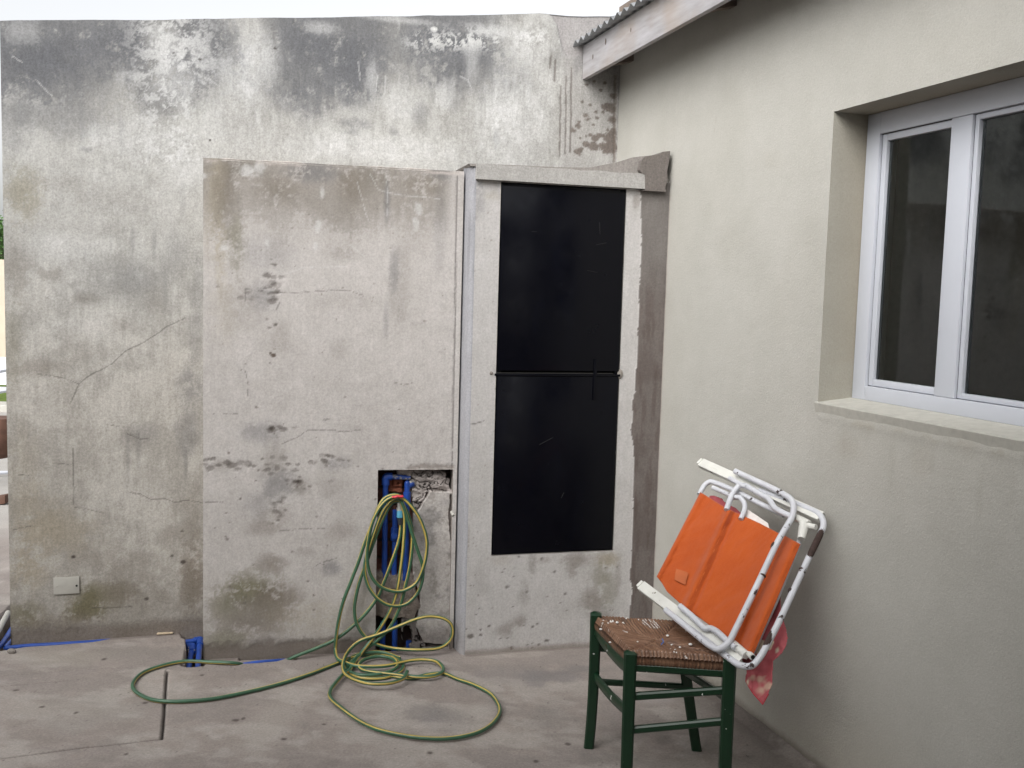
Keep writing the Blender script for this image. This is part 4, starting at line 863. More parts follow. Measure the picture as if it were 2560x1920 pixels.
    # dirt line at wall feet
    for w_, lo, hi in ((BX, BXL, BXR+.05), (BW, sL, 3.0), (CB, 0, 1)):
        s_ = (X-w_.P0[0])*w_.d[0]+(Y-w_.P0[1])*w_.d[1]; o_ = (X-w_.P0[0])*w_.n[0]+(Y-w_.P0[1])*w_.n[1]
        c = mix(c, (.14, .115, .10), (1-sst(.006, .030, np.abs(o_)+.02*(n2-.5)))*(s_ > lo)*(s_ < hi)*.6)
    J = .006
    pit = inpoly(X+J*(n2-.5)*2, Y+J*(n3-.5)*2, PIT) | inpoly(X+J*(n2-.5)*2, Y+J*(n3-.5)*2, PIT2)
    pit = pit & near
    z = np.where(pit, -.11+.03*(n2-.5), z); c = np.where(pit[..., None], np.array((.07, .055, .045))*(.6+.8*n3)[..., None], c)
    s_ = (X-BX.P0[0])*BX.d[0]+(Y-BX.P0[1])*BX.d[1]; o_ = (X-BX.P0[0])*BX.n[0]+(Y-BX.P0[1])*BX.n[1]
    gr_ = (s_ > BX.st(598, 1650)[0]) & (s_ < BX.st(745, 1640)[0]) & (o_ < .024+.010*(n2-.5)*2) & (o_ > -.1)
    z = np.where(gr_, -.06, z); c = np.where(gr_[..., None], np.array((.05, .042, .036)), c)
    # niche cavity meets the floor
    s_ = (X-BX.P0[0])*BX.d[0]+(Y-BX.P0[1])*BX.d[1]; o_ = (X-BX.P0[0])*BX.n[0]+(Y-BX.P0[1])*BX.n[1]
    cv = (s_ > nst(943, 1620)[0]) & (s_ < nst(1058, 1620)[0]) & (o_ < -.004+.008*(n2-.5)*2) & (o_ > -.3)
    z = np.where(cv, -.10, z)
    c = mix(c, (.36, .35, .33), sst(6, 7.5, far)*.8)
    return z, c
gx = lines((-60, -8, 4), (-8, -3, .5), (-3, -2.35, .03), (-2.35, 1.25, .0045), (1.25, 3, .25), (3, 40, 4))
gy = lines((-30, -4, 2), (-4, 2.8, .25), (2.8, 2.95, .02), (2.95, 4.35, .0045), (4.35, 5, .03), (5, 9, .1), (9, 20, .5), (20, 80, 5))
X, Y = np.meshgrid(gx, gy, indexing='ij'); zf, cf = ground_fn(X, Y)
gr = link('ground', np_mesh('ground', np.stack([X, Y, zf], -1).reshape(-1, 3), grid_idx(len(gx), len(gy)), np.clip(cf, .004, 1).reshape(-1, 3)), M['floor'])
tag(gr, kind='structure')

# buried pipes: pit beside the shaft
pp = empty('buried_pipes', G(490, 1620, -.04), 'two bright blue elbowed pipes in the small open pit at the foot of the wall', 'pipes')
zz = -.035
pipe([G(452, 1607, zz), G(478, 1604, zz), G(498, 1600, zz)], .0115, par=pp)
pipe([G(500, 1605, zz), G(498, 1630, zz), G(494, 1676, zz)], .0115, par=pp)
m = MB(); m.tube(fillet([G(486, 1602, zz), G(502, 1599, zz), G(500, 1614, zz)], .012), .0155, 14); m.build('elbow', M['blue'], pp)
pipe([G(480, 1618, zz-.012), G(477, 1640, zz-.012), G(470, 1680, zz-.012)], .0115, par=pp)
m = MB(); m.tube(fillet([G(466, 1618, zz-.01), G(482, 1615, zz-.01), G(480, 1630, zz-.01)], .012), .0155, 14); m.build('elbow', M['blue'], pp)
tz_ = .000
p2 = empty('trench_pipe', G(30, 1616), 'long thin blue pipe laid along the foot of the mouldy wall, far left', 'pipes')
pipe([G(14, 1621, .002), G(60, 1616, .000), G(150, 1611, -.001), G(230, 1606, -.004), G(290, 1601, -.012)], .010, par=p2)
pipe([G(-30, 1640, -.02), G(4, 1612, -.02), G(40, 1557, -.02), G(70, 1520, -.02)], .011, par=p2)
pipe([G(14, 1619, -.012), G(44, 1585, -.012), G(70, 1560, -.012)], .009, par=p2)
p3 = MB(); p3.tube([G(600, 1662, -.006), G(640, 1656, .001), G(690, 1652, .0), G(715, 1650, -.008)], .007, 12)
tag(p3.build('thin_pipe', M['blue']), 'short sliver of blue pipe at the foot of the boxed-out wall', 'pipe')
m = MB(); m.sphere(G(29, 1628, .008), .014, (1.3, .8, .8), 10); tag(m.build('pebble', M['stone']), 'grey pebble on the concrete beside the pipe corner at the left edge', 'stone')
m = MB(); a, b = G(393, 1584, .006), G(432, 1582, .006); m.box((a+b)/2, (b-a)/2, (0, .006, 0), (0, 0, .003), .001); tag(m.build('wood_splinter', flat_mat('raw_wood', (.52, .42, .30), .8)), 'thin pale wood splinter lying against the wall foot left of the pipe pit', 'wood scrap')
m = MB(); a, b = G(2, 1565, .01), G(20, 1532, .01); m.tube([a+(a-b)*3, b], .012, 10); tag(m.build('grey_conduit', M['plate']), 'pale grey conduit beside the trench at the far left edge', 'conduit')

# plaster crumbs fallen along the niche and the wall feet
m = MB(); rr = random.Random(12)
for i in range(150):
    if i < 60: g_ = G(rr.gauss(1000, 45), rr.uniform(1628, 1668))
    elif i < 100: g_ = G(rr.uniform(540, 900), 1662-(rr.uniform(540, 900)-540)*.04+rr.uniform(0, 14))
    elif i < 125: g_ = G(rr.gauss(450, 40), rr.uniform(1596, 1690))
    else: g_ = G(rr.uniform(1820, 1990), rr.uniform(1760, 1900))
    r_ = rr.uniform(.0012, .0042); n0 = len(m.bm.verts)
    vs_ = [m.bm.verts.new((g_[0]+r_*cos(a_)*rr.uniform(.6, 1.2), g_[1]+r_*sin(a_)*rr.uniform(.6, 1.2), .001+rr.uniform(0, .001))) for a_ in (0, 1.3, 2.5, 3.8, 5)]
    tp_ = m.bm.verts.new((g_[0], g_[1], .002+r_*rr.uniform(.7, 1.2)))
    for k_ in range(5): m.bm.faces.new((vs_[k_], vs_[(k_+1) % 5], tp_))
tag(m.build('plaster_crumbs', M['stone'], smooth=False), 'fine plaster crumbs scattered along the foot of the walls', 'rubble', kind='stuff')
# ------------------------------------------------------------------ garden hose
def c5(pts): return [(700+x/2.765, 1100+y/2.765) for x, y in pts]
def c3(pts): return [(600+x/2.458, 1580+y/2.458) for x, y in pts]
def c4(pts): return [(x/2.676, 1300+y/2.676) for x, y in pts]
def hp(x, y, off, lift):
    P = BX.hit(x, y, off)
    if P[2] > .012+lift: return P
    return G(x, y, .0085+lift)
def hose_path(px, off, lift, off2=None, lift2=None):
    n = len(px); out = []
    for i, (x, y) in enumerate(px):
        if 612 < x < 720 and 1640 < y < 1662 and off == .030:
            out.append(BX.hit(x, y, .012)*np.array([1, 1, 0])+np.array([0, 0, -.034])); continue
        t = i/(n-1); o = off+(off2-off)*t if off2 is not None else off; l_ = lift+(lift2-lift)*t if lift2 is not None else lift
        out.append(hp(x, y, o, l_))
    # blend over the wall / floor bend
    return spline(out, 10)
A = c5([(835, 560), (832, 640), (815, 720), (770, 850), (720, 980), (680, 1080), (600, 1190), (500, 1290), (380, 1380), (250, 1440), (90, 1503)])
A += [(690, 1652), (640, 1656)]+c4([(1570, 958), (1400, 950), (1240, 945), (1100, 970), (960, 1020), (893, 1085), (900, 1140), (980, 1190), (1090, 1212), (1250, 1212), (1450, 1192), (1700, 1140), (1873, 1095)])
A += c5([(200, 1620), (390, 1545), (480, 1510), (560, 1488), (700, 1478), (800, 1505), (850, 1555), (830, 1600), (740, 1640), (640, 1650), (540, 1640), (470, 1600), (455, 1550), (500, 1500), (600, 1470), (720, 1470), (830, 1510)])
B = c5([(840, 392), (790, 378), (720, 405), (670, 490), (625, 610), (580, 730), (540, 850), (490, 980), (440, 1110), (405, 1250), (388, 1370), (383, 1450), (395, 1505), (430, 1530), (520, 1560), (640, 1567), (760, 1557), (900, 1525), (1000, 1518), (1080, 1530), (1125, 1570), (1120, 1605), (1060, 1632), (950, 1638), (800, 1620), (650, 1605), (570, 1588), (545, 1555), (590, 1515), (690, 1495), (785, 1515), (812, 1558), (770, 1595), (670, 1622), (540, 1622), (455, 1590)])
C1 = c5([(850, 405), (790, 392), (720, 430), (660, 520), (625, 620), (605, 740), (605, 850), (630, 940), (690, 1010), (780, 1045), (860, 1040), (940, 990), (985, 900), (1010, 800), (1015, 700), (990, 600), (940, 500), (870, 420), (820, 395)])
C2 = c5([(840, 410), (780, 412), (710, 490), (650, 640), (605, 780), (585, 880), (595, 960), (625, 1035), (685, 1105), (770, 1145), (870, 1135), (950, 1060), (985, 960), (985, 870), (950, 760), (905, 620), (868, 500), (840, 420)])
Dp = c5([(830, 420), (770, 440), (710, 550), (650, 700), (600, 840), (550, 980), (522, 1100), (515, 1180), (530, 1270), (580, 1350), (650, 1405), (780, 1440), (950, 1450), (1090, 1440), (1160, 1400), (1192, 1340), (1180, 1270), (1120, 1230), (1020, 1220), (920, 1245), (800, 1295), (680, 1345), (560, 1385), (490, 1440), (450, 1500), (435, 1570), (460, 1625), (540, 1665), (640, 1685), (760, 1680), (850, 1650), (880, 1600)])
Ep = c5([(838, 420), (860, 520), (862, 590), (858, 660), (850, 760), (835, 880), (810, 1040), (770, 1160), (710, 1270), (640, 1370), (540, 1500), (480, 1590)])+c3([(640, 255), (590, 310), (555, 360), (560, 410), (640, 480), (740, 550), (850, 600), (1000, 635), (1150, 653), (1290, 653), (1430, 628), (1530, 580), (1590, 510), (1590, 450), (1540, 380), (1440, 325), (1340, 290), (1250, 255), (1150, 262), (1050, 285), (930, 270)])
Fp = c5([(835, 415), (880, 500), (905, 580), (915, 650), (915, 720), (900, 860), (870, 1000), (830, 1150), (770, 1280), (690, 1370), (600, 1440), (520, 1510), (470, 1560)])
hose = empty('garden_hose', G(880, 1650), 'green and yellow striped garden hose looped over the tap and coiled on concrete', 'hose')
stripe = [1, 1, 0, 0, 0, 1, 0, 0, 0, 0, 1, 0]
stripe = [1, 1, 1, 0, 0, 0, 0, 0, 0, 1, 1, 0, 0, 0, 0, 0, 0, 0]
m = MB()
for k, (px, off, lift, o2_, l2_) in enumerate(((A, .030, .0, .05, .0), (B, .040, .017, .06, .006), (C1, .052, .0, None, None), (C2, .046, .0, None, None), (Dp, .034, .022, .06, .020), (Ep, .040, .012, .06, .0), (Fp, .034, .008, .05, .010))):
    m.tube(hose_path(px, off, lift, o2_, l2_), .0072, 18, True, 1.0, (2.0, 3.0, 2.6, -2.2, 2.4, -1.6, 2.0)[k], stripe)
m.build('hose_tube', [M['cord_g'], M['cord_y']], hose)
m = MB(); m.tube([np_(1000, 1276, .035), np_(1000, 1293, .035)], .0135, 8); m.build('quick_connector', M['cyan'], hose)
m = MB(); m.tube([np_(1000, 1293.5, .035), np_(1001, 1299, .034), np_(1002, 1311, .033)], [.0125, .0125, .010], 14); m.build('hose_tail', M['dgrey'], hose)

# ------------------------------------------------------------------ green rush stool
SH = .45
legA0, legB0, legD0, legC0 = G(1481, 1868), None, None, G(1741, 1880)
TA, TB, TD = G(1490, 1535, SH+.015), G(1576, 1632, SH), G(1824, 1648, SH)
TC = np.array([TD[0]-TB[0]+TA[0]-.02, TD[1]-TB[1]+TA[1]-.0, SH])
FB, FD = np.array([TB[0]+.004, TB[1]+.01, 0]), np.array([TD[0]+.004, TD[1]+.008, 0])
stool = empty('stool', (float(TA[0]+TD[0])/2, float(TA[1]+TD[1])/2, 0), 'dark green wooden stool with a paint-spattered woven rush seat', 'stool')
ux = (TD-TB); ux[2] = 0; ux /= np.linalg.norm(ux); uy = np.array([-ux[1], ux[0], 0])
def leg(top, foot, bow=.0, h=.018):
    m = MB(); n = 14; rings = []
    for i in range(n+1):
        t = i/n; c = top*(1-t)+foot*t; c = c + (-ux*bow*1.0)*(t**3) + (ux*bow*.5)*sin(pi*t)*0
        k = h*(1-.10*t)
        rings.append([c+ux*k*a+uy*k*b for a, b in ((-1, -.7), (-.7, -1), (.7, -1), (1, -.7), (1, .7), (.7, 1), (-.7, 1), (-1, .7))])
    vs = [[m.bm.verts.new([float(q) for q in p]) for p in r] for r in rings]
    for i in range(n):
        for k in range(8): m.bm.faces.new((vs[i][k], vs[i][(k+1) % 8], vs[i+1][(k+1) % 8], vs[i+1][k]))
    capc = [m.bm.verts.new([float(q) for q in (rings[0][k]*.55+sum(rings[0])/8*.45+np.array([0, 0, .006]))]) for k in range(8)]
    for k in range(8): m.bm.faces.new((capc[k], capc[(k+1) % 8], vs[0][(k+1) % 8], vs[0][k]))
    m.bm.faces.new(capc); m.bm.faces.new(vs[-1]); bmesh.ops.recalc_face_normals(m.bm, faces=m.bm.faces[:])
    return m.build('leg', M['green'], stool)
leg(TA, legA0, .012, .0185); leg(TB, FB, .0, .0195); leg(TD, FD, .0, .0195); leg(TC, np.array([legC0[0], legC0[1]+.02, 0]), -.004, .0185)
def onleg(T, Fo, z): t = (T[2]-z)/T[2]; return T*(1-t)+Fo*t
def rail(P, Q, hw, hh, name='rail', sag=0.0):
    m = MB(); n = 10; d = Q-P; d /= np.linalg.norm(d); sd = np.array([-d[1], d[0], 0]); sd /= np.linalg.norm(sd); up = np.array([0, 0, 1.])
    rings = []
    for i in range(n+1):
        t = i/n; c = P*(1-t)+Q*t+up*(-sag*4*t*(1-t)); rings.append([m.bm.verts.new([float(q) for q in c+sd*hw*a+up*hh*b]) for a, b in ((-1, -.6), (-.5, -1), (.5, -1), (1, -.6), (1, .6), (.5, 1), (-.5, 1), (-1, .6))])
    for i in range(n):
        for k in range(8): m.bm.faces.new((rings[i][k], rings[i][(k+1) % 8], rings[i+1][(k+1) % 8], rings[i+1][k]))
    return m.build(name, M['green'], stool)
def zl(T, x, y): return float(atY(x, y, T[1])[2])
rail(onleg(TA, legA0, SH-.035), onleg(TB, FB, SH-.050), .009, .020, 'seat_rail', .012)
rail(onleg(TB, FB, SH-.042), onleg(TD, FD, SH-.042), .010, .013, 'seat_rail')
rail(onleg(TC, legC0, SH-.05), onleg(TD, FD, SH-.045), .009, .016, 'seat_rail')
rail(onleg(TA, legA0, SH-.10), onleg(TC, legC0, SH-.10), .008, .012, 'seat_rail')
rail(onleg(TA, legA0, zl(TA, 1487, 1690)), onleg(TB, FB, zl(TB, 1558, 1780)), .008, .016, 'stretcher', .010)
rail(onleg(TB, FB, zl(TB, 1590, 1743)), onleg(TD, FD, zl(TD, 1800, 1725)), .0095, .0115, 'stretcher')
rail(onleg(TB, FB, zl(TB, 1590, 1828)), onleg(TD, FD, zl(TD, 1795, 1803)), .0095, .0115, 'stretcher')
rail(onleg(TA, legA0, zl(TA, 1502, 1708)), onleg(TC, legC0, zl(TC, 1722, 1722)), .008, .010, 'stretcher')
rail(onleg(TC, legC0, zl(TC, 1738, 1684)), onleg(TD, FD, zl(TD, 1800, 1748)), .008, .012, 'stretcher')
# rush seat: four triangular fields of twisted strands dipping to the middle
nS = 150; A_ = np.linspace(0, 1, nS); UU, VV = np.meshgrid(A_, A_, indexing='ij')
c00, c10, c11, c01 = TB.copy(), TD.copy(), TC.copy(), TA.copy()
for q in (c00, c10, c11, c01): q[2] = SH
PP = (c00[None, None]*((1-UU)*(1-VV))[..., None]+c10*(UU*(1-VV))[..., None]+c11*(UU*VV)[..., None]+c01*((1-UU)*VV)[..., None])
cu, cv = UU-.5, VV-.5; horiz = np.abs(cu) > np.abs(cv)                 # left/right fields
rr_ = np.maximum(np.abs(cu), np.abs(cv))*2
coord = np.where(horiz, VV, UU); seamd = np.abs(np.abs(cu)-np.abs(cv))
jit = .03*(fbm(UU, VV, 9, 4, 2)-.5)
strand = np.sin((coord+jit*1.6)*2*pi*27+3*(fbm(UU, VV, 3, 3, 5))); Zs = SH+.012-.018*(1-rr_**1.5)+.0016*strand+.004*(fbm(UU, VV, 6, 4, 3)-.5)-.004*np.exp(-(seamd/.02)**2)
Zs -= .018*sst(.94, 1.0, rr_)
PP[..., 2] = Zs
grow = (PP-(c00+c10+c11+c01)/4)*np.array([1.0, 1.0, 0]); PP = PP+grow*.055
cs = np.ones(UU.shape+(3,))*np.array((.16, .078, .043)); sn = fbm(coord*9, np.where(horiz, UU, VV)*.6, 9, 4, 4)
cs = mix(cs, (.27, .155, .095), sst(.4, .65, sn)*.7); cs = mix(cs, (.05, .028, .018), sst(.3, .95, -strand)*.75*sst(.35, .6, fbm(coord*3, np.where(horiz, UU, VV), 5, 3, 1))); cs = mix(cs, (.05, .028, .02), sst(.55, .75, fbm(UU, VV, 5, 4, 6))*.5)
cs = mix(cs, (.55, .54, .52), (np.hypot((UU-.60)/.09, (VV-.86)/.10) < 1)*(strand > -.1)*(sn > .45)*.9)
# wrap-over skirt
Vs = PP.reshape(-1, 3); Q = grid_idx(nS, nS); cs_ = cs.reshape(-1, 3)
ring = [i*nS for i in range(nS)]+[(nS-1)*nS+j for j in range(1, nS)]+[i*nS+nS-1 for i in range(nS-2, -1, -1)]+[j for j in range(nS-2, 0, -1)]
base = Vs[ring]; ctr = Vs.mean(0); k = len(ring); ex = []; exc = []
for lev, (dz, inn) in enumerate(((-.012, .004), (-.026, .0), (-.036, -.010))):
    b = base.copy(); dirv = b-ctr; dirv[:, 2] = 0; dirv /= np.linalg.norm(dirv, axis=1)[:, None]; b = b+dirv*inn; b[:, 2] += dz; ex.append(b); exc.append(cs_[ring]*(.95, .8, .6)[lev])
V2 = np.concatenate([Vs]+ex); C2_ = np.concatenate([cs_]+exc); Qs = [Q]; prev = np.array(ring); n0 = len(Vs)
for lev in range(3):
    cur = np.arange(n0+lev*k, n0+(lev+1)*k); nx_ = np.roll(np.arange(k), -1); Qs.append(np.stack([prev, prev[nx_], cur[nx_], cur], -1)); prev = cur
link('rush_seat', np_mesh('rush_seat', V2, np.concatenate(Qs), C2_), M['rush'], stool)
# paint drips on the seat
M['dried'] = flat_mat('dried_white_paint', (.7, .7, .68), .5)
for x, y, r in ((1596, 1550, 3.0), (1543, 1556, 3.2), (1508, 1552, 2.6), (1502, 1573, 3), (1525, 1606, 2.6), (1520, 1558, 2.2), (1726, 1611, 3.6), (1669, 1589, 3), (1594, 1604, 1.8), (1715, 1634, 2), (1700, 1618, 2.4), (1688, 1624, 1.8)):
    p_ = G(x, y, SH+.006); m = MB(); m.sphere(p_, r*.0013, (1.3, 1.3, .8), 8); m.build('paint_spatter', M['dried'], stool)
m = MB(); m.tube([G(1656, 1597, SH+.006), G(1659, 1605, SH+.007), G(1653, 1611, SH+.006)], .0018, 6); tag(m.build('plastic_scrap', flat_mat('blue_plastic_scrap', (.05, .14, .45), .5)), 'tiny blue plastic scrap lying in the middle of the rush seat', 'scrap')

# ------------------------------------------------------------------ folded beach chair leaning between stool and house wall
# chair plane: rests on the seat's right rim, top right bend touches the wall
Pa = atY(1850, 1668, 2.775); Pb = atY(2060, 1300, 3.05); Pc = atY(1664, 1528, 3.10)
nrm = np.cross(Pb-Pa, Pc-Pa); nrm /= np.linalg.norm(nrm); 
if nrm@(EYE-Pa) < 0: nrm = -nrm
def cp(x, y, off=0.0):
    P0 = Pa+nrm*off; d = ray(x, y); t = ((P0-EYE)@nrm)/(d@nrm); return EYE+t*d
chair = empty('folding_beach_chair', cp(1850, 1640), 'folded beach chair with orange canvas and chipped white tube frame, leaning on the stool', 'folding chair')
def r6(pts): return [(1500+x/3.687, 1100+y/3.687) for x, y in pts]
def r7(pts): return [(1400+x/3.53, 1450+y/3.53) for x, y in pts]
def ctube(px, off, r=.0095, mat='white_tube', name='frame_tube', fil=.02):
    P = [cp(x, y, off[i] if hasattr(off, '__len__') else off) for i, (x, y) in enumerate(px)]
    m = MB(); m.tube(fillet(P, fil, 8), r, 14); return m.build(name, M[mat], chair)
# rear leg frame (big outer hoop)
outer = r6([(1240, 470), (1560, 600), (1800, 640)][:0])+[(1838, 1205), (1930, 1236), (1990, 1258), (2046, 1284)]
ctube([(1900, 1226), (1985, 1257), (2050, 1284), (2062, 1312), (2020, 1398), (1945, 1560), (1903, 1640), (1880, 1668), (1848, 1664), (1808, 1634), (1740, 1583), (1680, 1538)], -.004, .0098, fil=.035)
# front leg frame (inner hoop, nearest the viewer)
ctube([(1838, 1178), (1910, 1211), (1945, 1227), (1984, 1250), (1984, 1288), (1945, 1352), (1899, 1450), (1858, 1535), (1822, 1608), (1796, 1626), (1768, 1610), (1715, 1566), (1664, 1525)], .022, .0098, fil=.035)
# back frame, kinked at both sides, its cross part inside the canvas fold
ctube([(1816, 1275), (1831, 1233), (1848, 1213), (1864, 1214), (1900, 1235), (1922, 1246), (1936, 1270), (1955, 1281), (1985, 1294)], .008, .0095, fil=.014)
ctube([(1824, 1195), (1845, 1208), (1866, 1217)], .012, .008, fil=.005)
ctube([(1700, 1515), (1730, 1540), (1763, 1572), (1777, 1570), (1792, 1578), (1820, 1604), (1840, 1620)], .010, .0095, fil=.012)
# seat frame hoop
ctube([(1748, 1236), (1762, 1211), (1776, 1203), (1795, 1209), (1839, 1227), (1890, 1254), (1960, 1288)], -.018, .0090, fil=.018)
ctube([(1782, 1219), (1810, 1231), (1838, 1244)], -.014, .0078, fil=.01)
ctube([(1836, 1243), (1850, 1243), (1862, 1258), (1862, 1275), (1852, 1298)], -.004, .0085, fil=.014)
# joint brackets and the tube inside the front hem
ctube([(2005, 1335), (1996, 1360), (1940, 1500), (1880, 1632)], -.026, .0085, name='hem_tube')
m = MB(); m.tube([cp(2011, 1310, -.006), cp(2003, 1348, -.006)], [.017, .012], 14); m.tube([cp(1987, 1293, -.006), cp(2022, 1310, -.006)], .0125, 12); m.tube([cp(2018, 1314, -.006), cp(2040, 1318, -.006)], .0095, 12); m.build('bracket', M['arm'], chair)
m = MB(); m.tube([cp(1833, 1610, .0), cp(1866, 1638, .0)], .0125, 14); m.tube([cp(1872, 1634, -.002), cp(1882, 1643, .004)], .0095, 12); m.build('bracket', M['arm'], chair)
m = MB(); m.tube([cp(1882, 1642.5, .0045), cp(1883, 1643.5, .0055)], .006, 12); m.build('hollow_end', M['void'], chair)  # near-black plug painted as the shade inside the tube's open end
# bare rusty patches worn through the enamel (thin shells on the tube)
def patch(px, off, r):
    m = MB(); P = spline([cp(x, y, off) for x, y in px], 6); n = len(P)
    m.tube(P, [r*(.80+.26*sin(pi*i/(n-1))**.5) for i in range(n)], 12); return m.build('rust_patch', M['rust'], chair)
patch([(2059, 1318), (2045, 1347), (2030, 1378), (2018, 1402)], -.0035, .0098)
patch([(1912, 1622), (1923, 1600), (1934, 1578)], -.0035, .0099)
patch([(1976, 1482), (1980, 1473)], -.003, .0096); patch([(2004, 1428), (2007, 1421)], -.003, .0095)
patch([(1932, 1372), (1938, 1358)], .0225, .0094); patch([(1906, 1441), (1908, 1437)], .0228, .0095)
# armrests: U-shaped plastic channels lying along the folded frame
def arm(px_a, px_b, off, wdt):
    a, b = cp(*px_a, off), cp(*px_b, off); d = b-a; L = np.linalg.norm(d); d /= L; sd = np.cross(nrm, d); m = MB()
    sd = sd if sd[2] > 0 else -sd
    c = (a+b)/2
    m.box(c, d*L/2, sd*wdt, nrm*.0022, .001)
    for s_ in (-1, 1): m.box(c+sd*s_*(wdt-.0015)+nrm*(-.0095), d*(L/2), sd*.0014, nrm*.007, .0008)
    # rounded nose
    m.box(a-d*.004, d*.006, sd*(wdt-.004), nrm*.006, .003)
    for k in range(7):
        q = a+d*(.045+k*.008)+nrm*.0024-sd*.002; m.box(q, d*.0022, sd*.0022, nrm*.0006)
    return m.build('armrest', M['arm'], chair)
arm((1752, 1155), (2052, 1290), -.001, .017)
arm((1602, 1462), (1852, 1650), -.004, .017)
# canvas
TOPE = [(0, 1751, 1231), (.27, 1815, 1270), (.62, 1898, 1308), (.83, 1948, 1334), (.87, 1962, 1339), (1, 2001, 1361)]
BOTE = [(0, 1642, 1442), (.10, 1655, 1458), (.16, 1668, 1480), (.24, 1697, 1506), (.34, 1722, 1526), (.66, 1800, 1582), (1, 1882, 1640)]
def canvas(off0, bulge, name, nu=70, nv=70):
    Vv = []
    for i in range(nu+1):
        u_ = i/nu
        tx, ty = (np.interp(u_, [q[0] for q in TOPE], [q[k] for q in TOPE]) for k in (1, 2)); bx2, by2 = (np.interp(u_, [q[0] for q in BOTE], [q[k] for q in BOTE]) for k in (1, 2))
        for j in range(nv+1):
            v_ = j/nv; Vv.append(cp(tx*(1-v_)+bx2*v_, ty*(1-v_)+by2*v_, off0+bulge(u_, v_)))
    me = np_mesh(name, np.array(Vv), grid_idx(nu+1, nv+1))
    o = link(name, me, M['orange'], chair); s = o.modifiers.new('thickness', 'SOLIDIFY'); s.thickness = .0016; s.offset = -1; return o
nz2 = lambda u_, v_, k: float(fbm(np.array([u_*3.]), np.array([v_*3.]), 1.0, 3, k)[0]-.5)
# back fold: left panel folded round the frame tube; main panel with hem sleeves at both sides
def bulge1(u_, v_):       # u: left hem -> right, v: top -> bottom
    b = .010*math.exp(-((u_-.02)/.035)**2) + .012*math.exp(-((u_-.305)/.03)**2)*1.0 - .006*math.exp(-((u_-.37)/.02)**2)
    b += -.012*sin(pi*min(1, max(0, (u_-.36)/.5)))*(.4+.6*sin(pi*v_)) + .016*nz2(u_, v_, 2) + .007*nz2(u_*3.5+v_*2, v_*.9, 4) + .003*nz2(u_*9, v_*3+u_*4, 5)
    b += .013*math.exp(-((u_-.955)/.035)**2) - .012*math.exp(-((u_-.86)/.03)**2)
    return b
cv_ = canvas(-.010, bulge1, 'canvas', 150, 70)
m = MB(); m.poly([cp(*q, -.004) for q in ((1690, 1421), (1721, 1432), (1713, 1462), (1686, 1449))]); m.build('patch', flat_mat('faded_orange_patch', (.41, .10, .028), .8), cv_)
for ua, o_ in ((.285, .004), (.33, .006)):
    m = MB(); P = []
    for v_ in np.linspace(0.01, .99, 30):
        tx, ty = (np.interp(ua, [q[0] for q in TOPE], [q[k] for q in TOPE]) for k in (1, 2)); bx2, by2 = (np.interp(ua, [q[0] for q in BOTE], [q[k] for q in BOTE]) for k in (1, 2))
        P.append(cp(tx*(1-v_)+bx2*v_, ty*(1-v_)+by2*v_, -.010+bulge1(ua, v_)+.0006))
    m.tube(P, .0010, 6); m.build('seam', flat_mat('orange_seam_thread', (.66, .20, .05), .8), cv_)
m = MB(); m.hexa([cp(*q, o_) for o_ in (-.022, -.020) for q in ((1850, 1325), (1930, 1345), (1920, 1308), (1869, 1273))]); m.build('cloth_label', M['label'], chair)
# pink towel stuffed behind the canvas, hanging out below the frame
twl = []
OUT = [(1770, 1250), (1766, 1243), (1776, 1238), (1790, 1240), (1805, 1246), (1812, 1254), (1840, 1270), (1900, 1330), (1975, 1400), (1957, 1440), (1952, 1470), (1953, 1520), (1958, 1545), (1966, 1572), (1970, 1596), (1966, 1615), (1956, 1634), (1933, 1654), (1932, 1712), (1922, 1733), (1907, 1762), (1894, 1748), (1883, 1735), (1872, 1718), (1864, 1703), (1866, 1677), (1850, 1640), (1800, 1560), (1760, 1450)]
from mathutils.geometry import tessellate_polygon
xs = np.arange(1755, 1985, 1.6); ys = np.arange(1230, 1770, 1.6); XX, YY = np.meshgrid(xs, ys, indexing='ij')
ins = inpoly(XX, YY, OUT); idx = -np.ones(XX.shape, int); Vt = []
wv = fbm(XX/40., YY/60., 1.0, 4, 3)
def depth(x, y, w_): return -.052-.015*sst(1600, 1700, y)+.022*(w_-.5)+.006*math.sin(x*.11+y*.02)
for i in range(XX.shape[0]):
    for j in range(XX.shape[1]):
        if ins[i, j]: idx[i, j] = len(Vt); Vt.append(cp(XX[i, j], YY[i, j], float(depth(XX[i, j], YY[i, j], wv[i, j]))))
Ft = [(idx[i, j], idx[i+1, j], idx[i+1, j+1], idx[i, j+1]) for i in range(XX.shape[0]-1) for j in range(XX.shape[1]-1) if min(idx[i, j], idx[i+1, j], idx[i+1, j+1], idx[i, j+1]) >= 0]
tw = link('towel', np_mesh('towel', np.array(Vt), np.array(Ft)), M['pink']); sm_ = tw.modifiers.new('thickness', 'SOLIDIFY'); sm_.thickness = .0012
tag(tw, 'crumpled pink and cream printed cloth hanging behind the orange canvas of the folded chair', 'cloth')
m = MB(); m.tube([cp(x, y, -.062) for x, y in ((1866, 1690), (1865, 1703), (1873, 1718), (1884, 1735), (1907, 1761), (1921, 1735))], .0022, 6); m.build('red_hem', flat_mat('red_hem', (.35, .03, .04), .7), tw)
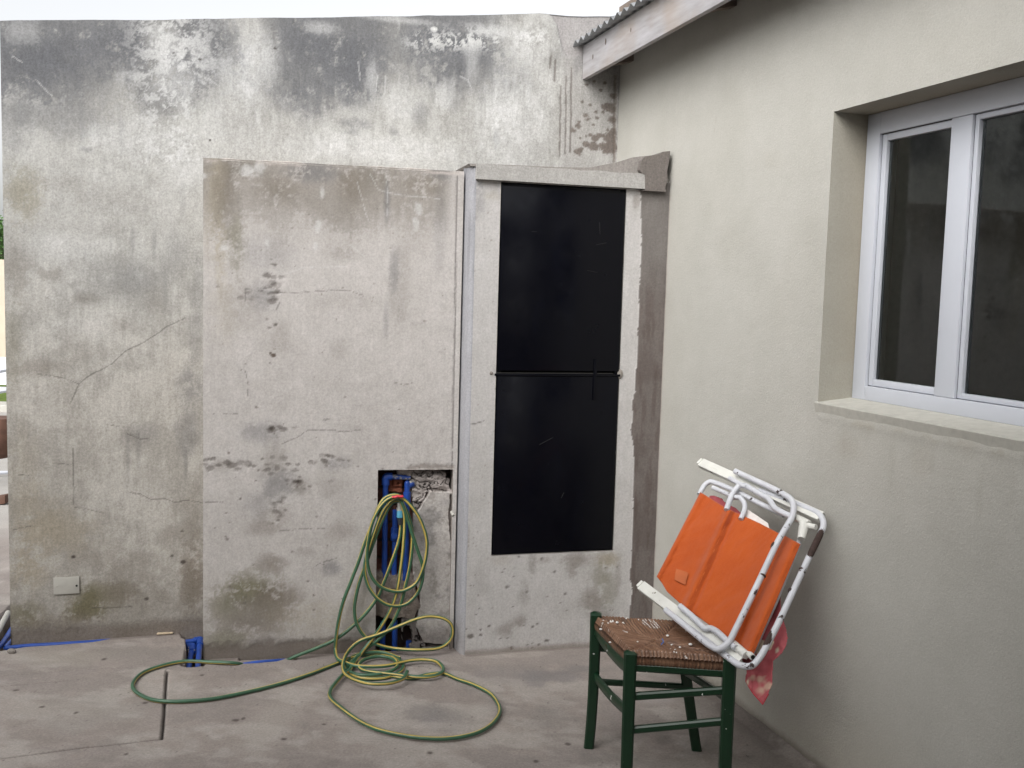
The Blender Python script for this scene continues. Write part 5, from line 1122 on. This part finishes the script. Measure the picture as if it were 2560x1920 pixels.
# ------------------------------------------------------------------ glimpse past the wall's left end
gs = MB(); gs.poly([(-20, 11.7, .06), (6, 11.7, .06), (6, 17.4, .06), (-20, 17.4, .06)])
g_ = gs.build('lawn', M['grass'], smooth=False); tag(g_, kind='stuff', label='strip of lawn in front of the peach boundary wall', cat='grass')
m = MB(); m.hexa([(-20, 11.3, -.05), (6, 11.3, -.05), (6, 11.65, -.05), (-20, 11.65, -.05), (-20, 11.3, .08), (6, 11.3, .08), (6, 11.65, .08), (-20, 11.65, .08)], .01)
tag(m.build('kerb', M['plate'], smooth=False), 'pale kerb edging the lawn, glimpsed past the left end of the wall', 'kerb', kind=None)
m = MB(); m.hexa([(-20, 17.4, 0), (6, 17.4, 0), (6, 17.6, 0), (-20, 17.6, 0), (-20, 17.4, 1.86), (6, 17.4, 1.86), (6, 17.6, 1.86), (-20, 17.6, 1.86)])
tag(m.build('boundary_wall', M['peach'], smooth=False), 'low peach boundary wall beyond the lawn at the far left edge', 'wall')
# terracotta pot hanging planter and white chair edge
pot = atY(-8, 1095, 7.2); m = MB()
prof_ = [(.0, -.15), (.07, -.145), (.125, -.10), (.15, -.03), (.155, .05), (.14, .12), (.125, .15)]
m.tube([pot+np.array([0, 0, z_]) for r_, z_ in prof_[1:]], [r_ for r_, z_ in prof_[1:]], 28)
st_ = empty('clay_pot', (pot[0], pot[1], 0), 'dark brown clay pot on a thin metal stand at the left edge, past the wall', 'flower pot')
m.build('bowl', M['terracotta'], st_)
for a_2 in (0, 2.1, 4.2):
    m = MB(); m.tube([pot+np.array([.12*cos(a_2), .12*sin(a_2), -.06]), np.array([pot[0]+.2*cos(a_2), pot[1]+.2*sin(a_2), 0])], .008, 8); m.build('leg', M['scratch'], st_)
wc = empty('garden_chair', G(-60, 1180, 0), 'white garden chair of which only the edge shows past the wall', 'chair')
def yp(x, y, Y): return atY(x, y, Y)
c0 = yp(-8, 930, 9.5); 
for dx in (0, -.5):
    m = MB(); m.tube(fillet([(c0[0]+dx, 9.5, 0), (c0[0]+dx, 9.5, c0[2]), (c0[0]+dx, 10.0, c0[2]), (c0[0]+dx, 10.05, 0)], .08), .016, 10); m.build('side_frame', M['pvc'], wc)
m = MB(); m.box((c0[0]-.25, 9.75, .42), (.25, 0, 0), (0, .24, 0), (0, 0, .012), .01); m.build('seat', M['pvc'], wc)
m = MB(); m.hexa([(c0[0]-.5, 9.98, .45), (c0[0], 9.98, .45), (c0[0], 10.0, .45), (c0[0]-.5, 10.0, .45), (c0[0]-.5, 10.12, .72), (c0[0], 10.12, .72), (c0[0], 10.14, .72), (c0[0]-.5, 10.14, .72)], .008); m.build('backrest', M['pvc'], wc)
m = MB(); a, b = G(-60, 1185, .03), G(21, 1181, .03); m.tube([a, b], .014, 10); tag(m.build('white_pipe', M['pvc']), 'white plastic pipe lying on the paving past the wall end', 'pipe')
m = MB(); c = G(2, 1249, .03); m.box(c, (.05, 0, .01), (0, .04, 0), (0, 0, .03), .012); tag(m.build('brick_fragment', M['terracotta']), 'broken brown brick piece on the paving at the far left edge', 'brick')
# tree beyond the boundary wall
tree = empty('tree', (-11.2, 22, 0), 'bushy green tree beyond the peach boundary wall, at the left edge', 'tree')
m = MB(); m.tube([(-11.2, 22, 0), (-11.15, 22, 1.0), (-11.3, 22, 2.0)], [.16, .12, .08], 10)
for k in range(5):
    a = k*1.26; m.tube([(-11.2, 22, 1.1+.15*k), (-11.2+.7*cos(a), 22+.7*sin(a), 1.9+.1*k)], [.06, .025], 7)
m.build('trunk', M['bark'], tree)
rr = random.Random(4); Vt = []; Ft = []
cl = [(rr.gauss(0, .9), rr.gauss(0, .7), rr.gauss(1.95, .33), rr.uniform(.25, .5)) for _ in range(34)]
for _ in range(9000):
    c = rr.choice(cl); p_ = Vector((-11.2+c[0], 22+c[1], c[2]))+Vector((rr.gauss(0, 1), rr.gauss(0, 1), rr.gauss(0, .8)))*c[3]*.55
    if p_.z < .9: continue
    u_ = Vector((rr.gauss(0, 1), rr.gauss(0, 1), rr.gauss(0, 1))).normalized(); v_ = u_.orthogonal().normalized(); s_ = rr.uniform(.03, .06); n_ = len(Vt)
    Vt += [p_-u_*s_, p_-v_*s_*.5, p_+u_*s_, p_+v_*s_*.5]; Ft.append((n_, n_+1, n_+2, n_+3))
link('crown', np_mesh('crown', np.array(Vt), np.array(Ft)), M['leaf'], tree, smooth=False)
